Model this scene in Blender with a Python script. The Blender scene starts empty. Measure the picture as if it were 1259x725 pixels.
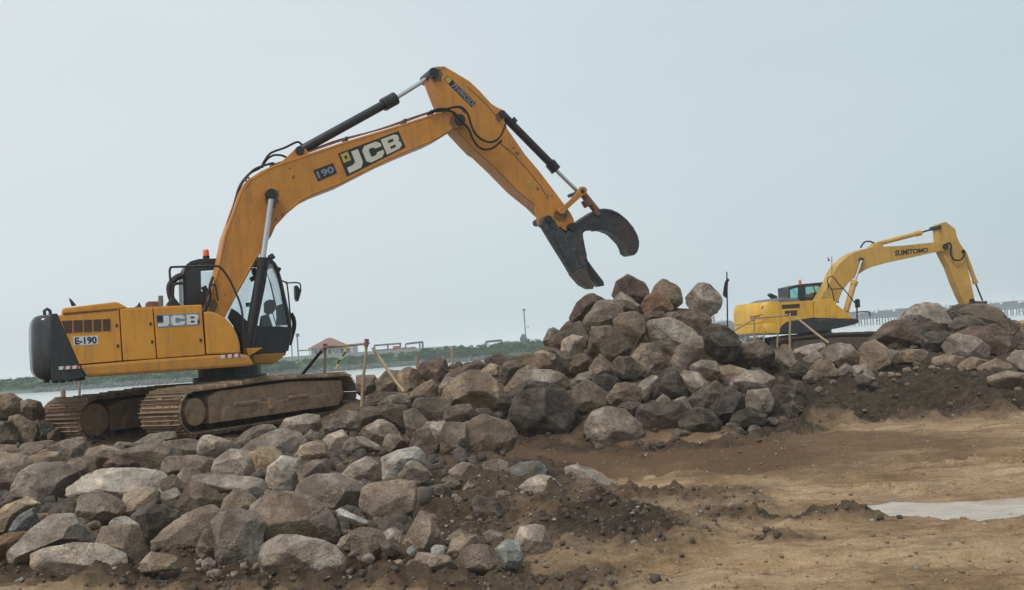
import bpy, bmesh, math, random
import numpy as np
from mathutils import Vector, Matrix, noise as mnoise

rng = random.Random(7)
scene = bpy.context.scene
COL = scene.collection

# ------------------------------------------------------------------ camera
F = 1100.0
CX, CY = 629.5, 362.5
PITCH = math.atan(57.8 / F)
ROLL = math.radians(3.8)
EYE = np.array((0.0, 0.0, 1.6))
_f = np.array((0, math.cos(PITCH), math.sin(PITCH)))
_r0 = np.array((1.0, 0, 0))
_u0 = np.array((0, -math.sin(PITCH), math.cos(PITCH)))
CR = _r0 * math.cos(ROLL) - _u0 * math.sin(ROLL)
CU = _u0 * math.cos(ROLL) + _r0 * math.sin(ROLL)
cam_d = bpy.data.cameras.new('camera')
cam_d.sensor_width = 36.0
cam_d.lens = F / 1259.0 * 36.0
cam_d.clip_start = 0.1
cam_d.clip_end = 12000
cam = bpy.data.objects.new('camera', cam_d)
COL.objects.link(cam)
_m = Matrix.Identity(4)
for _i in range(3):
    _m[_i][0] = CR[_i]; _m[_i][1] = CU[_i]; _m[_i][2] = -_f[_i]; _m[_i][3] = EYE[_i]
cam.matrix_world = _m
scene.camera = cam

# ------------------------------------------------------------------ sky, sun, exposure
SUN_EL, SUN_AZ = math.radians(52), math.radians(215)      # azimuth clockwise from +Y
W = bpy.data.worlds.new('World')
scene.world = W
W.use_nodes = True
nt = W.node_tree
nt.nodes.clear()
out = nt.nodes.new('ShaderNodeOutputWorld')
bgn = nt.nodes.new('ShaderNodeBackground')
sky = nt.nodes.new('ShaderNodeTexSky')
sky.sky_type = 'NISHITA'
sky.sun_disc = False
sky.sun_elevation = SUN_EL
sky.sun_rotation = SUN_AZ
sky.dust_density = 4.0
sky.air_density = 1.5
tc = nt.nodes.new('ShaderNodeTexCoord')
sep = nt.nodes.new('ShaderNodeSeparateXYZ')
nt.links.new(tc.outputs['Generated'], sep.inputs[0])
# overcast veil: brighter towards the left of the view (where the sun stands behind the cloud), a little bluer to the right
dotn = nt.nodes.new('ShaderNodeVectorMath'); dotn.operation = 'DOT_PRODUCT'
dotn.inputs[1].default_value = (-0.80, 0.15, 0.58)
nt.links.new(tc.outputs['Generated'], dotn.inputs[0])
cn = nt.nodes.new('ShaderNodeTexNoise')
cn.inputs['Scale'].default_value = 1.6; cn.inputs['Detail'].default_value = 3
mp = nt.nodes.new('ShaderNodeMapping'); mp.inputs['Scale'].default_value = (1, 1, 3.0)
nt.links.new(tc.outputs['Generated'], mp.inputs[0]); nt.links.new(mp.outputs[0], cn.inputs['Vector'])
ad = nt.nodes.new('ShaderNodeMath'); ad.operation = 'MULTIPLY_ADD'
ad.inputs[1].default_value = 0.62
nt.links.new(cn.outputs['Fac'], ad.inputs[0]); nt.links.new(dotn.outputs['Value'], ad.inputs[2])
ramp = nt.nodes.new('ShaderNodeValToRGB')
e = ramp.color_ramp.elements
e[0].position = 0.0; e[0].color = (0.37, 0.475, 0.54, 1)
e[1].position = 1.0; e[1].color = (0.80, 0.85, 0.88, 1)
k = ramp.color_ramp.elements.new(0.42); k.color = (0.565, 0.69, 0.735, 1)
k2 = ramp.color_ramp.elements.new(0.62); k2.color = (0.645, 0.745, 0.785, 1)
mr = nt.nodes.new('ShaderNodeMapRange')
mr.inputs['From Min'].default_value = -0.47; mr.inputs['From Max'].default_value = 1.16
nt.links.new(ad.outputs[0], mr.inputs['Value']); nt.links.new(mr.outputs[0], ramp.inputs['Fac'])
skm = nt.nodes.new('ShaderNodeVectorMath'); skm.operation = 'SCALE'; skm.inputs['Scale'].default_value = 0.10
nt.links.new(sky.outputs[0], skm.inputs[0])
mx = nt.nodes.new('ShaderNodeMix'); mx.data_type = 'RGBA'
mx.inputs['Factor'].default_value = 0.90
nt.links.new(skm.outputs[0], mx.inputs['A']); nt.links.new(ramp.outputs['Color'], mx.inputs['B'])
nt.links.new(mx.outputs['Result'], bgn.inputs['Color'])
bgn.inputs['Strength'].default_value = 1.0
nt.links.new(bgn.outputs[0], out.inputs['Surface'])

sun_d = bpy.data.lights.new('sun', 'SUN')
sun_d.energy = 1.5
sun_d.angle = math.radians(11)
sun_d.color = (1.0, 0.95, 0.88)
sun = bpy.data.objects.new('sun', sun_d)
COL.objects.link(sun)
_sd = Vector((math.sin(SUN_AZ) * math.cos(SUN_EL), math.cos(SUN_AZ) * math.cos(SUN_EL), math.sin(SUN_EL)))
sun.rotation_euler = _sd.to_track_quat('Z', 'Y').to_euler()
sun.location = (-20, -20, 40)
scene.view_settings.view_transform = 'Standard'
scene.view_settings.look = 'None'
scene.view_settings.exposure = 0.0
scene.view_settings.gamma = 1.0
scene.cycles.max_bounces = 6
scene.cycles.diffuse_bounces = 3
scene.cycles.volume_bounces = 1

# ------------------------------------------------------------------ measuring helpers
def ray(px, py):
    d = _f + CR * ((px - CX) / F) + CU * ((CY - py) / F)
    return d
def at_depth(px, py, Y):
    d = ray(px, py)
    return EYE + d * (Y / d[1])
def hor(px):
    return 462.0 - 0.0664 * px
def project(P):
    q = P - EYE
    z = q @ _f
    return CX + F * (q @ CR) / z, CY - F * (q @ CU) / z

# ------------------------------------------------------------------ materials
def M(name):
    m = bpy.data.materials.new(name)
    m.use_nodes = True
    n = m.node_tree
    b = n.nodes['Principled BSDF']
    return m, n, b
def N(n, t, **kw):
    x = n.nodes.new(t)
    for a, v in kw.items():
        if a.startswith('i_'):
            x.inputs[a[2:].replace('_', ' ')].default_value = v
        else:
            setattr(x, a, v)
    return x
def ramp_node(n, stops):
    r = n.nodes.new('ShaderNodeValToRGB')
    el = r.color_ramp.elements
    while len(el) < len(stops): el.new(0.5)
    for s, (p, c) in zip(el, stops):
        s.position = p; s.color = (c[0], c[1], c[2], 1) if not isinstance(c, (int, float)) else (c, c, c, 1)
    return r
def mixc(n, fac, a, b, mode='MIX'):
    x = n.nodes.new('ShaderNodeMix'); x.data_type = 'RGBA'; x.blend_type = mode
    for key, val in (('Factor', fac), ('A', a), ('B', b)):
        if hasattr(val, 'is_linked') or hasattr(val, 'links'):
            n.links.new(val, x.inputs[key])
        elif isinstance(val, tuple):
            x.inputs[key].default_value = (val[0], val[1], val[2], 1)
        else:
            x.inputs[key].default_value = val
    return x.outputs['Result']
def objvec(n, scale=(1, 1, 1), rand=False):
    t = n.nodes.new('ShaderNodeTexCoord')
    m = n.nodes.new('ShaderNodeMapping'); m.inputs['Scale'].default_value = scale
    n.links.new(t.outputs['Object'], m.inputs[0])
    if rand:
        oi = n.nodes.new('ShaderNodeObjectInfo')
        c = n.nodes.new('ShaderNodeVectorMath'); c.operation = 'SCALE'
        cc = n.nodes.new('ShaderNodeCombineXYZ')
        for i in range(3): n.links.new(oi.outputs['Random'], cc.inputs[i])
        n.links.new(cc.outputs[0], c.inputs[0]); c.inputs['Scale'].default_value = 37.0
        n.links.new(c.outputs[0], m.inputs['Location'])
    return m.outputs[0]
def noise_fac(n, vec, scale, detail=4, rough=0.6, dist=0.0):
    x = N(n, 'ShaderNodeTexNoise'); x.inputs['Scale'].default_value = scale
    x.inputs['Detail'].default_value = detail; x.inputs['Roughness'].default_value = rough
    x.inputs['Distortion'].default_value = dist
    n.links.new(vec, x.inputs['Vector'])
    return x.outputs['Fac']
def bump(n, b, h, strength, dist, prev=None):
    x = N(n, 'ShaderNodeBump'); x.inputs['Strength'].default_value = strength; x.inputs['Distance'].default_value = dist
    n.links.new(h, x.inputs['Height'])
    if prev is not None: n.links.new(prev, x.inputs['Normal'])
    n.links.new(x.outputs[0], b.inputs['Normal'])
    return x.outputs[0]

def worn(name, base, dirt=(0.16, 0.10, 0.06), amount=0.45, rough=0.5, metal=0.0, scale=1.2, bmp=0.15, streak=True):
    """paint or steel with dust, grime and small scratches in the surface itself"""
    m, n, b = M(name)
    v = objvec(n)
    f1 = noise_fac(n, v, scale, 6, 0.65)
    r1 = ramp_node(n, [(0.42, 0.0), (0.75, 1.0)]); n.links.new(f1, r1.inputs[0])
    v2 = objvec(n, (5, 5, 0.7)) if streak else objvec(n, (4, 4, 4))
    f2 = noise_fac(n, v2, 1.6, 5, 0.7)
    r2 = ramp_node(n, [(0.48, 0.0), (0.72, 1.0)]); n.links.new(f2, r2.inputs[0])
    f3 = noise_fac(n, objvec(n), 22, 3, 0.6)
    r3 = ramp_node(n, [(0.66, 0.0), (0.72, 1.0)]); n.links.new(f3, r3.inputs[0])
    tint = mixc(n, r1.outputs[0], base, tuple(c * 0.78 for c in base))
    mul1 = N(n, 'ShaderNodeMath', operation='MULTIPLY'); n.links.new(r2.outputs[0], mul1.inputs[0]); mul1.inputs[1].default_value = amount
    c1 = mixc(n, mul1.outputs[0], tint, dirt)
    mul2 = N(n, 'ShaderNodeMath', operation='MULTIPLY'); n.links.new(r3.outputs[0], mul2.inputs[0]); mul2.inputs[1].default_value = amount * 0.9
    c2 = mixc(n, mul2.outputs[0], c1, tuple(c * 0.5 for c in dirt))
    if not streak:
        oi = N(n, 'ShaderNodeObjectInfo'); ro = ramp_node(n, [(0.0, 0.62), (1.0, 1.2)]); n.links.new(oi.outputs['Random'], ro.inputs[0])
        c2 = mixc(n, 1.0, c2, ro.outputs[0], 'MULTIPLY')
    n.links.new(c2, b.inputs['Base Color'])
    rr = ramp_node(n, [(0.3, max(0.05, rough - 0.12)), (0.8, min(1.0, rough + 0.2))]); n.links.new(f1, rr.inputs[0])
    n.links.new(rr.outputs[0], b.inputs['Roughness'])
    b.inputs['Metallic'].default_value = metal
    p_ = bump(n, b, f3, bmp, 0.01)
    if bmp > .4: bump(n, b, noise_fac(n, objvec(n), 9, 5, 0.7), 0.9, 0.05, p_)
    return m
MAT = {}
MAT['jyellow'] = worn('orange_yellow_paint', (0.72, 0.305, 0.028), (0.26, 0.145, 0.07), 0.55, 0.40)
MAT['jboom'] = worn('orange_boom_paint', (0.60, 0.236, 0.027), (0.27, 0.12, 0.05), 0.6, 0.5)
MAT['sillyellow'] = worn('dusty_orange_paint', (0.58, 0.25, 0.03), (0.27, 0.16, 0.09), 0.75, 0.6, scale=2.5)
MAT['syellow'] = worn('yellow_paint', (0.74, 0.41, 0.035), (0.30, 0.20, 0.10), 0.6, 0.5)
MAT['sboom'] = worn('yellow_boom_paint', (0.60, 0.345, 0.065), (0.30, 0.19, 0.10), 0.6, 0.55)
MAT['dark'] = worn('dark_grey_paint', (0.022, 0.024, 0.028), (0.10, 0.085, 0.07), 0.25, 0.38)
MAT['cwgrey'] = worn('counterweight_grey_paint', (0.032, 0.034, 0.038), (0.12, 0.11, 0.10), 0.4, 0.2)
MAT['black'] = worn('black_steel', (0.012, 0.013, 0.016), (0.07, 0.055, 0.045), 0.3, 0.45)
MAT['rubber'] = worn('black_rubber', (0.010, 0.010, 0.011), (0.05, 0.045, 0.04), 0.3, 0.6, bmp=0.05)
MAT['claw'] = worn('grapple_steel', (0.040, 0.044, 0.052), (0.15, 0.105, 0.08), 0.7, 0.5, 0.2, 2.5, 0.5, streak=False)
MAT['clawtip'] = worn('scraped_grapple_steel', (0.115, 0.088, 0.072), (0.05, 0.045, 0.045), 0.7, 0.5, 0.3, 3.5, 0.6, streak=False)
MAT['chrome'] = worn('chrome_rod', (0.62, 0.62, 0.62), (0.4, 0.4, 0.4), 0.2, 0.22, 0.8, bmp=0.0)
MAT['mud'] = worn('muddy_track_steel', (0.35, 0.235, 0.150), (0.11, 0.070, 0.045), 0.8, 0.9, 0, 3.0, 0.9, streak=False)
MAT['muddark'] = worn('dark_muddy_steel', (0.10, 0.072, 0.05), (0.03, 0.022, 0.018), 0.7, 0.9, 0, 3.0, 0.9, streak=False)
MAT['mudlight'] = worn('dried_mud_cover', (0.37, 0.240, 0.145), (0.13, 0.08, 0.05), 0.85, 0.9, 0, 3.0, 0.5, streak=False)
MAT['grille'] = worn('brown_grille', (0.10, 0.055, 0.028), (0.04, 0.03, 0.02), 0.5, 0.7)
MAT['rust'] = worn('rusty_brown_steel', (0.22, 0.10, 0.05), (0.10, 0.05, 0.03), 0.6, 0.7)
MAT['bamboo'] = worn('weathered_bamboo', (0.42, 0.31, 0.19), (0.2, 0.13, 0.08), 0.6, 0.75)
MAT['redwood'] = worn('reddish_brown_post', (0.24, 0.13, 0.09), (0.1, 0.06, 0.05), 0.5, 0.75)
def flat(name, c, rough=0.6, metal=0.0):
    m, n, b = M(name)
    f = noise_fac(n, objvec(n), 6.0, 4, 0.6)
    r = ramp_node(n, [(0.3, tuple(x * 0.86 for x in c)), (0.7, c)]); n.links.new(f, r.inputs[0])
    n.links.new(r.outputs[0], b.inputs['Base Color'])
    b.inputs['Roughness'].default_value = rough; b.inputs['Metallic'].default_value = metal
    return m
MAT['cream'] = flat('cream_lettering', (0.66, 0.62, 0.50))
MAT['white'] = flat('white_print', (0.72, 0.73, 0.72))
MAT['ink'] = flat('black_print', (0.016, 0.016, 0.018))
MAT['navy'] = flat('navy_print', (0.015, 0.022, 0.07))
MAT['logoyellow'] = flat('faded_yellow_print', (0.50, 0.40, 0.07))
MAT['steelblue'] = flat('grey_blue_print', (0.22, 0.26, 0.30))
MAT['red'] = flat('red_print', (0.42, 0.05, 0.05))
MAT['orange'] = flat('orange_lens', (0.80, 0.17, 0.03), 0.3)
MAT['tapeyellow'] = flat('yellow_tape', (0.65, 0.58, 0.08))
MAT['seatfabric'] = flat('grey_seat_fabric', (0.05, 0.055, 0.06), 0.9)
MAT['interior'] = flat('grey_interior_trim', (0.16, 0.17, 0.175), 0.8)
def glass(name, c, mixf):
    m, n, b = M(name)
    n.nodes.remove(b)
    o = n.nodes['Material Output']
    t = N(n, 'ShaderNodeBsdfTransparent'); t.inputs[0].default_value = (c[0], c[1], c[2], 1)
    g = N(n, 'ShaderNodeBsdfGlossy'); g.inputs['Roughness'].default_value = 0.05
    fr = N(n, 'ShaderNodeFresnel'); fr.inputs[0].default_value = 1.45
    ma = N(n, 'ShaderNodeMath', operation='ADD'); n.links.new(fr.outputs[0], ma.inputs[0]); ma.inputs[1].default_value = mixf
    mxs = N(n, 'ShaderNodeMixShader'); n.links.new(ma.outputs[0], mxs.inputs[0])
    n.links.new(t.outputs[0], mxs.inputs[1]); n.links.new(g.outputs[0], mxs.inputs[2])
    n.links.new(mxs.outputs[0], o.inputs['Surface'])
    return m
MAT['glass'] = glass('cab_glass', (0.93, 0.96, 0.97), 0.02)
MAT['greenglass'] = glass('green_tinted_glass', (0.60, 0.88, 0.82), 0.12)

def rock_material():
    m, n, b = M('boulder_stone')
    oi = N(n, 'ShaderNodeObjectInfo')
    v = objvec(n, rand=True)
    big = noise_fac(n, v, 1.8, 7, 0.62, 0.4)
    mid = noise_fac(n, v, 7.0, 6, 0.65)
    fine = noise_fac(n, v, 60.0, 4, 0.7)
    r1 = ramp_node(n, [(0.30, (0.50, 0.46, 0.43)), (0.5, (0.95, 0.95, 0.95)), (0.68, (1.62, 1.56, 1.45))]); n.links.new(big, r1.inputs[0])
    c = mixc(n, 1.0, oi.outputs['Color'], r1.outputs[0], 'MULTIPLY')
    r2 = ramp_node(n, [(0.34, (0.66, 0.64, 0.62)), (0.62, (1.22, 1.2, 1.18))]); n.links.new(mid, r2.inputs[0])
    c = mixc(n, 0.8, c, r2.outputs[0], 'MULTIPLY')
    # worn, paler edges and dust patches
    gp = N(n, 'ShaderNodeNewGeometry')
    rp = ramp_node(n, [(0.50, 0.0), (0.58, 0.55)]); n.links.new(gp.outputs['Pointiness'], rp.inputs[0])
    c = mixc(n, rp.outputs[0], c, mixc(n, 0.5, c, (0.46, 0.41, 0.35)))
    dv = noise_fac(n, objvec(n, (1, 1, 2.2), rand=True), 3.3, 7, 0.72, 0.3)
    rd = ramp_node(n, [(0.47, 0.0), (0.62, 0.62)]); n.links.new(dv, rd.inputs[0])
    br_ = N(n, 'ShaderNodeVectorMath', operation='SCALE'); br_.inputs['Scale'].default_value = 1.55; n.links.new(c, br_.inputs[0])
    c = mixc(n, rd.outputs[0], c, mixc(n, 0.28, br_.outputs[0], (0.41, 0.335, 0.28)))
    # random weathered tone per fracture face, also standing in for facet light and shade
    fa = N(n, 'ShaderNodeAttribute'); fa.attribute_name = 'facet'
    rf_ = ramp_node(n, [(0.0, (0.60, 0.56, 0.53)), (0.5, (0.98, 0.97, 0.96)), (1.0, (1.38, 1.36, 1.32))]); n.links.new(fa.outputs['Fac'], rf_.inputs[0])
    c = mixc(n, 0.85, c, rf_.outputs[0], 'MULTIPLY')
    # clinging brown earth
    ev = noise_fac(n, objvec(n, (1.3, 1.3, 1.3), rand=True), 2.4, 6, 0.7, 0.6)
    r3 = ramp_node(n, [(0.52, 0.0), (0.68, 0.75)]); n.links.new(ev, r3.inputs[0])
    c = mixc(n, r3.outputs[0], c, (0.185, 0.125, 0.08))
    r4 = ramp_node(n, [(0.3, (0.72, 0.72, 0.72)), (0.7, (1.25, 1.25, 1.25))]); n.links.new(fine, r4.inputs[0])
    c = mixc(n, 0.8, c, r4.outputs[0], 'MULTIPLY')
    # hairline cracks and veins
    cr = noise_fac(n, objvec(n, (1, 1.5, 1), rand=True), 1.9, 6, 0.6, 0.3)
    rc = ramp_node(n, [(0.485, 0.0), (0.497, 1.0), (0.503, 1.0), (0.515, 0.0)]); n.links.new(cr, rc.inputs[0])
    mk = ramp_node(n, [(0.50, 0.0), (0.60, 0.55)]); n.links.new(big, mk.inputs[0])
    cm = N(n, 'ShaderNodeMath', operation='MULTIPLY'); n.links.new(rc.outputs[0], cm.inputs[0]); n.links.new(mk.outputs[0], cm.inputs[1])
    c = mixc(n, cm.outputs[0], c, (0.05, 0.04, 0.034))
    n.links.new(c, b.inputs['Base Color'])
    b.inputs['Roughness'].default_value = 0.93
    b.inputs['Specular IOR Level'].default_value = 0.25
    vo = N(n, 'ShaderNodeTexVoronoi'); vo.feature = 'DISTANCE_TO_EDGE'; vo.inputs['Scale'].default_value = 3.1
    n.links.new(objvec(n, (1, 1, 1.4), rand=True), vo.inputs['Vector'])
    rv = ramp_node(n, [(0.0, 0.0), (0.05, 1.0)]); n.links.new(vo.outputs['Distance'], rv.inputs[0])
    p = bump(n, b, mid, 1.0, 0.12)
    p = bump(n, b, fine, 0.8, 0.018, p)
    bump(n, b, rv.outputs[0], 0.10, 0.01, p)
    return m
MAT['rock'] = rock_material()

# ------------------------------------------------------------------ object helpers
def tag(o, label=None, cat=None, group=None, kind=None):
    if label: o['label'] = label
    if cat: o['category'] = cat
    if group: o['group'] = group
    if kind: o['kind'] = kind
    return o
def link_mesh(name, verts, faces, mat, parent=None, smooth=False):
    me = bpy.data.meshes.new(name)
    me.from_pydata([tuple(map(float, v)) for v in verts], [], faces)
    me.update()
    if mat is not None: me.materials.append(mat)
    if smooth:
        me.polygons.foreach_set('use_smooth', [True] * len(me.polygons))
    o = bpy.data.objects.new(name, me)
    COL.objects.link(o)
    if parent is not None: o.parent = parent
    return o
def fast_mesh(name, V, Fq, mat, smooth=True):
    """V (n,3) float array, Fq (m,k) int array"""
    me = bpy.data.meshes.new(name)
    k = Fq.shape[1]
    me.vertices.add(len(V)); me.vertices.foreach_set('co', V.astype(np.float32).ravel())
    me.loops.add(Fq.size); me.loops.foreach_set('vertex_index', Fq.astype(np.int32).ravel())
    me.polygons.add(len(Fq))
    me.polygons.foreach_set('loop_start', np.arange(0, Fq.size, k, dtype=np.int32))
    me.polygons.foreach_set('loop_total', np.full(len(Fq), k, dtype=np.int32))
    if smooth: me.polygons.foreach_set('use_smooth', np.ones(len(Fq), dtype=bool))
    me.update(calc_edges=True)
    me.validate()
    if mat is not None: me.materials.append(mat)
    return me
class MB:
    def __init__(s): s.v = []; s.f = []
    def add(s, vs, fs):
        k = len(s.v); s.v += [tuple(map(float, v)) for v in vs]; s.f += [tuple(i + k for i in f) for f in fs]; return s
    def box(s, a, b):
        x0, y0, z0 = a; x1, y1, z1 = b
        vs = [(x0, y0, z0), (x1, y0, z0), (x1, y1, z0), (x0, y1, z0), (x0, y0, z1), (x1, y0, z1), (x1, y1, z1), (x0, y1, z1)]
        return s.add(vs, [(0, 3, 2, 1), (4, 5, 6, 7), (0, 1, 5, 4), (1, 2, 6, 5), (2, 3, 7, 6), (3, 0, 4, 7)])
    def prism(s, pts, w0, w1):
        """pts (u,v) outline, extruded along local y from w0 to w1"""
        n = len(pts)
        area = sum(pts[i][0] * pts[(i + 1) % n][1] - pts[(i + 1) % n][0] * pts[i][1] for i in range(n))
        if area < 0: pts = pts[::-1]
        vs = [(p[0], w0, p[1]) for p in pts] + [(p[0], w1, p[1]) for p in pts]
        fs = [tuple(range(n)), tuple(range(2 * n - 1, n - 1, -1))]
        for i in range(n):
            j = (i + 1) % n
            fs.append((j, i, i + n, j + n))
        return s.add(vs, fs)
    def tube(s, pts, r, seg=10, cap=True):
        pts = [Vector(p) for p in pts]
        rs = r if isinstance(r, (list, tuple)) else [r] * len(pts)
        rings = []
        t0 = (pts[1] - pts[0]).normalized()
        ref = Vector((0, 0, 1)) if abs(t0.z) < 0.9 else Vector((1, 0, 0))
        nrm = t0.cross(ref).normalized()
        for i, p in enumerate(pts):
            if i == 0: t = pts[1] - pts[0]
            elif i == len(pts) - 1: t = pts[-1] - pts[-2]
            else: t = (pts[i + 1] - pts[i]).normalized() + (pts[i] - pts[i - 1]).normalized()
            t.normalize()
            nrm = (nrm - t * nrm.dot(t))
            if nrm.length < 1e-5: nrm = t.orthogonal()
            nrm.normalize()
            bn = t.cross(nrm)
            rings.append([p + (nrm * math.cos(2 * math.pi * k / seg) + bn * math.sin(2 * math.pi * k / seg)) * rs[i] for k in range(seg)])
        vs = [v for ring in rings for v in ring]
        fs = []
        for i in range(len(pts) - 1):
            for k in range(seg):
                a = i * seg + k; b = i * seg + (k + 1) % seg
                fs.append((a, b, b + seg, a + seg))
        if cap:
            fs.append(tuple(range(seg - 1, -1, -1)))
            fs.append(tuple((len(pts) - 1) * seg + k for k in range(seg)))
        return s.add(vs, fs)
    def disc(s, c, r, w0, w1, seg=20, ru=None):
        """cylinder along local y, centre (u,v)"""
        return s.prism([(c[0] + (ru or r) * math.cos(2 * math.pi * k / seg), c[1] + r * math.sin(2 * math.pi * k / seg)) for k in range(seg)], w0, w1)
    def build(s, name, mat, parent=None, bevel=0.0, smooth=False, segs=2, angle=35):
        o = link_mesh(name, s.v, s.f, mat, parent)
        bm = bmesh.new(); bm.from_mesh(o.data)
        bmesh.ops.recalc_face_normals(bm, faces=bm.faces)
        if bevel > 0:
            ed = [e for e in bm.edges if len(e.link_faces) == 2 and e.calc_face_angle(0) > math.radians(angle)]
            bmesh.ops.bevel(bm, geom=ed, offset=bevel, segments=segs, profile=0.6, affect='EDGES', clamp_overlap=True)
        if smooth:
            for f in bm.faces: f.smooth = True
            for e in bm.edges:
                if len(e.link_faces) == 2 and e.calc_face_angle(0) > math.radians(40): e.smooth = False
        bm.to_mesh(o.data); bm.free()
        return o
def empty(name, loc, rz=0.0):
    o = bpy.data.objects.new(name, None)
    COL.objects.link(o)
    o.location = loc; o.rotation_euler = (0, 0, rz)
    o.empty_display_size = 0.3
    return o
def spline(pts, n=6):
    """Catmull-Rom through the points"""
    P = [np.array(p, float) for p in pts]
    P = [2 * P[0] - P[1]] + P + [2 * P[-1] - P[-2]]
    o = []
    for i in range(1, len(P) - 2):
        for k in range(n):
            t = k / n
            a, b, c, d = P[i - 1], P[i], P[i + 1], P[i + 2]
            o.append(0.5 * ((2 * b) + (-a + c) * t + (2 * a - 5 * b + 4 * c - d) * t * t + (-a + 3 * b - 3 * c + d) * t ** 3))
    o.append(P[-2])
    return o
class Frame:
    """a machine's own axes: u forward, w to its left (away from the road), v up"""
    def __init__(s, O, deg):
        s.O = np.array(O, float); a = math.radians(deg)
        s.U = np.array((math.cos(a), math.sin(a), 0)); s.W = np.array((-math.sin(a), math.cos(a), 0)); s.a = a
    def uv(s, px, py, w):
        d = ray(px, py)
        t = (((s.O + s.W * w) - EYE) @ s.W) / (d @ s.W)
        P = EYE + d * t - s.O
        return (float(P @ s.U), float(P[2]))
    def uvs(s, pts, w): return [s.uv(x, y, w) for x, y in pts]
    def p3(s, px, py, w):
        u, v = s.uv(px, py, w); return (u, w, v)
    def size(s, px, py, w, r):
        """metres that r pixels make at that place"""
        u, v = s.uv(px, py, w)
        P = s.O + s.U * u + s.W * w + np.array((0, 0, v))
        return r * float((P - EYE) @ _f) / F
    def empty(s, name): return empty(name, tuple(s.O), s.a)
def unit_quad(fr, w, quad):
    tl, tr, br, bl = [np.array(q, float) for q in quad]
    def f(x, y):
        p = (tl * (1 - x) + tr * x) * (1 - y) + (bl * (1 - x) + br * x) * y
        return fr.uv(p[0], p[1], w)
    return f
def decal(fr, w, quad, polys, t=0.004):
    """polys: outlines in the quad's unit square (x right, y down), laid as thin plates on plane w"""
    f = unit_quad(fr, w, quad)
    mb = MB()
    for P in polys:
        mb.prism([f(x, y) for x, y in P], w - t, w)
    return mb
def rectp(x0, y0, x1, y1): return [(x0, y0), (x1, y0), (x1, y1), (x0, y1)]
def text_plate(fr, w, quad, s, bold=0.0, t=0.003, shear=0.0):
    cu = bpy.data.curves.new('t', 'FONT'); cu.body = s; cu.size = 1.0; cu.offset = bold; cu.shear = shear
    cu.resolution_u = 3
    ob = bpy.data.objects.new('t', cu); COL.objects.link(ob)
    dg = bpy.context.evaluated_depsgraph_get()
    me = bpy.data.meshes.new_from_object(ob.evaluated_get(dg))
    bpy.data.objects.remove(ob)
    V = [v.co.copy() for v in me.vertices]; Fs = [tuple(p.vertices) for p in me.polygons]
    x0 = min(v.x for v in V); x1 = max(v.x for v in V); y0 = min(v.y for v in V); y1 = max(v.y for v in V)
    f = unit_quad(fr, w, quad)
    vs = []
    for v in V:
        u, z = f((v.x - x0) / (x1 - x0), 1 - (v.y - y0) / (y1 - y0))
        vs.append((u, w - t, z))
    mb = MB(); mb.add(vs, Fs)
    bpy.data.meshes.remove(me)
    return mb
JCB_J = [(.17, .10), (.30, .10), (.30, .72), (.24, .92), (.03, .92), (.03, .68), (.13, .68), (.17, .62)]
JCB_C = [(.34, .25), (.40, .10), (.60, .10), (.66, .25), (.66, .41), (.555, .41), (.525, .31), (.46, .31), (.44, .38), (.44, .64), (.46, .71), (.525, .71), (.555, .61), (.66, .61), (.66, .78), (.60, .92), (.40, .92), (.34, .78)]
JCB_B = [(.70, .10), (.925, .10), (.975, .2), (.975, .42), (.945, .5), (.975, .58), (.975, .8), (.925, .92), (.70, .92)]

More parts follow.
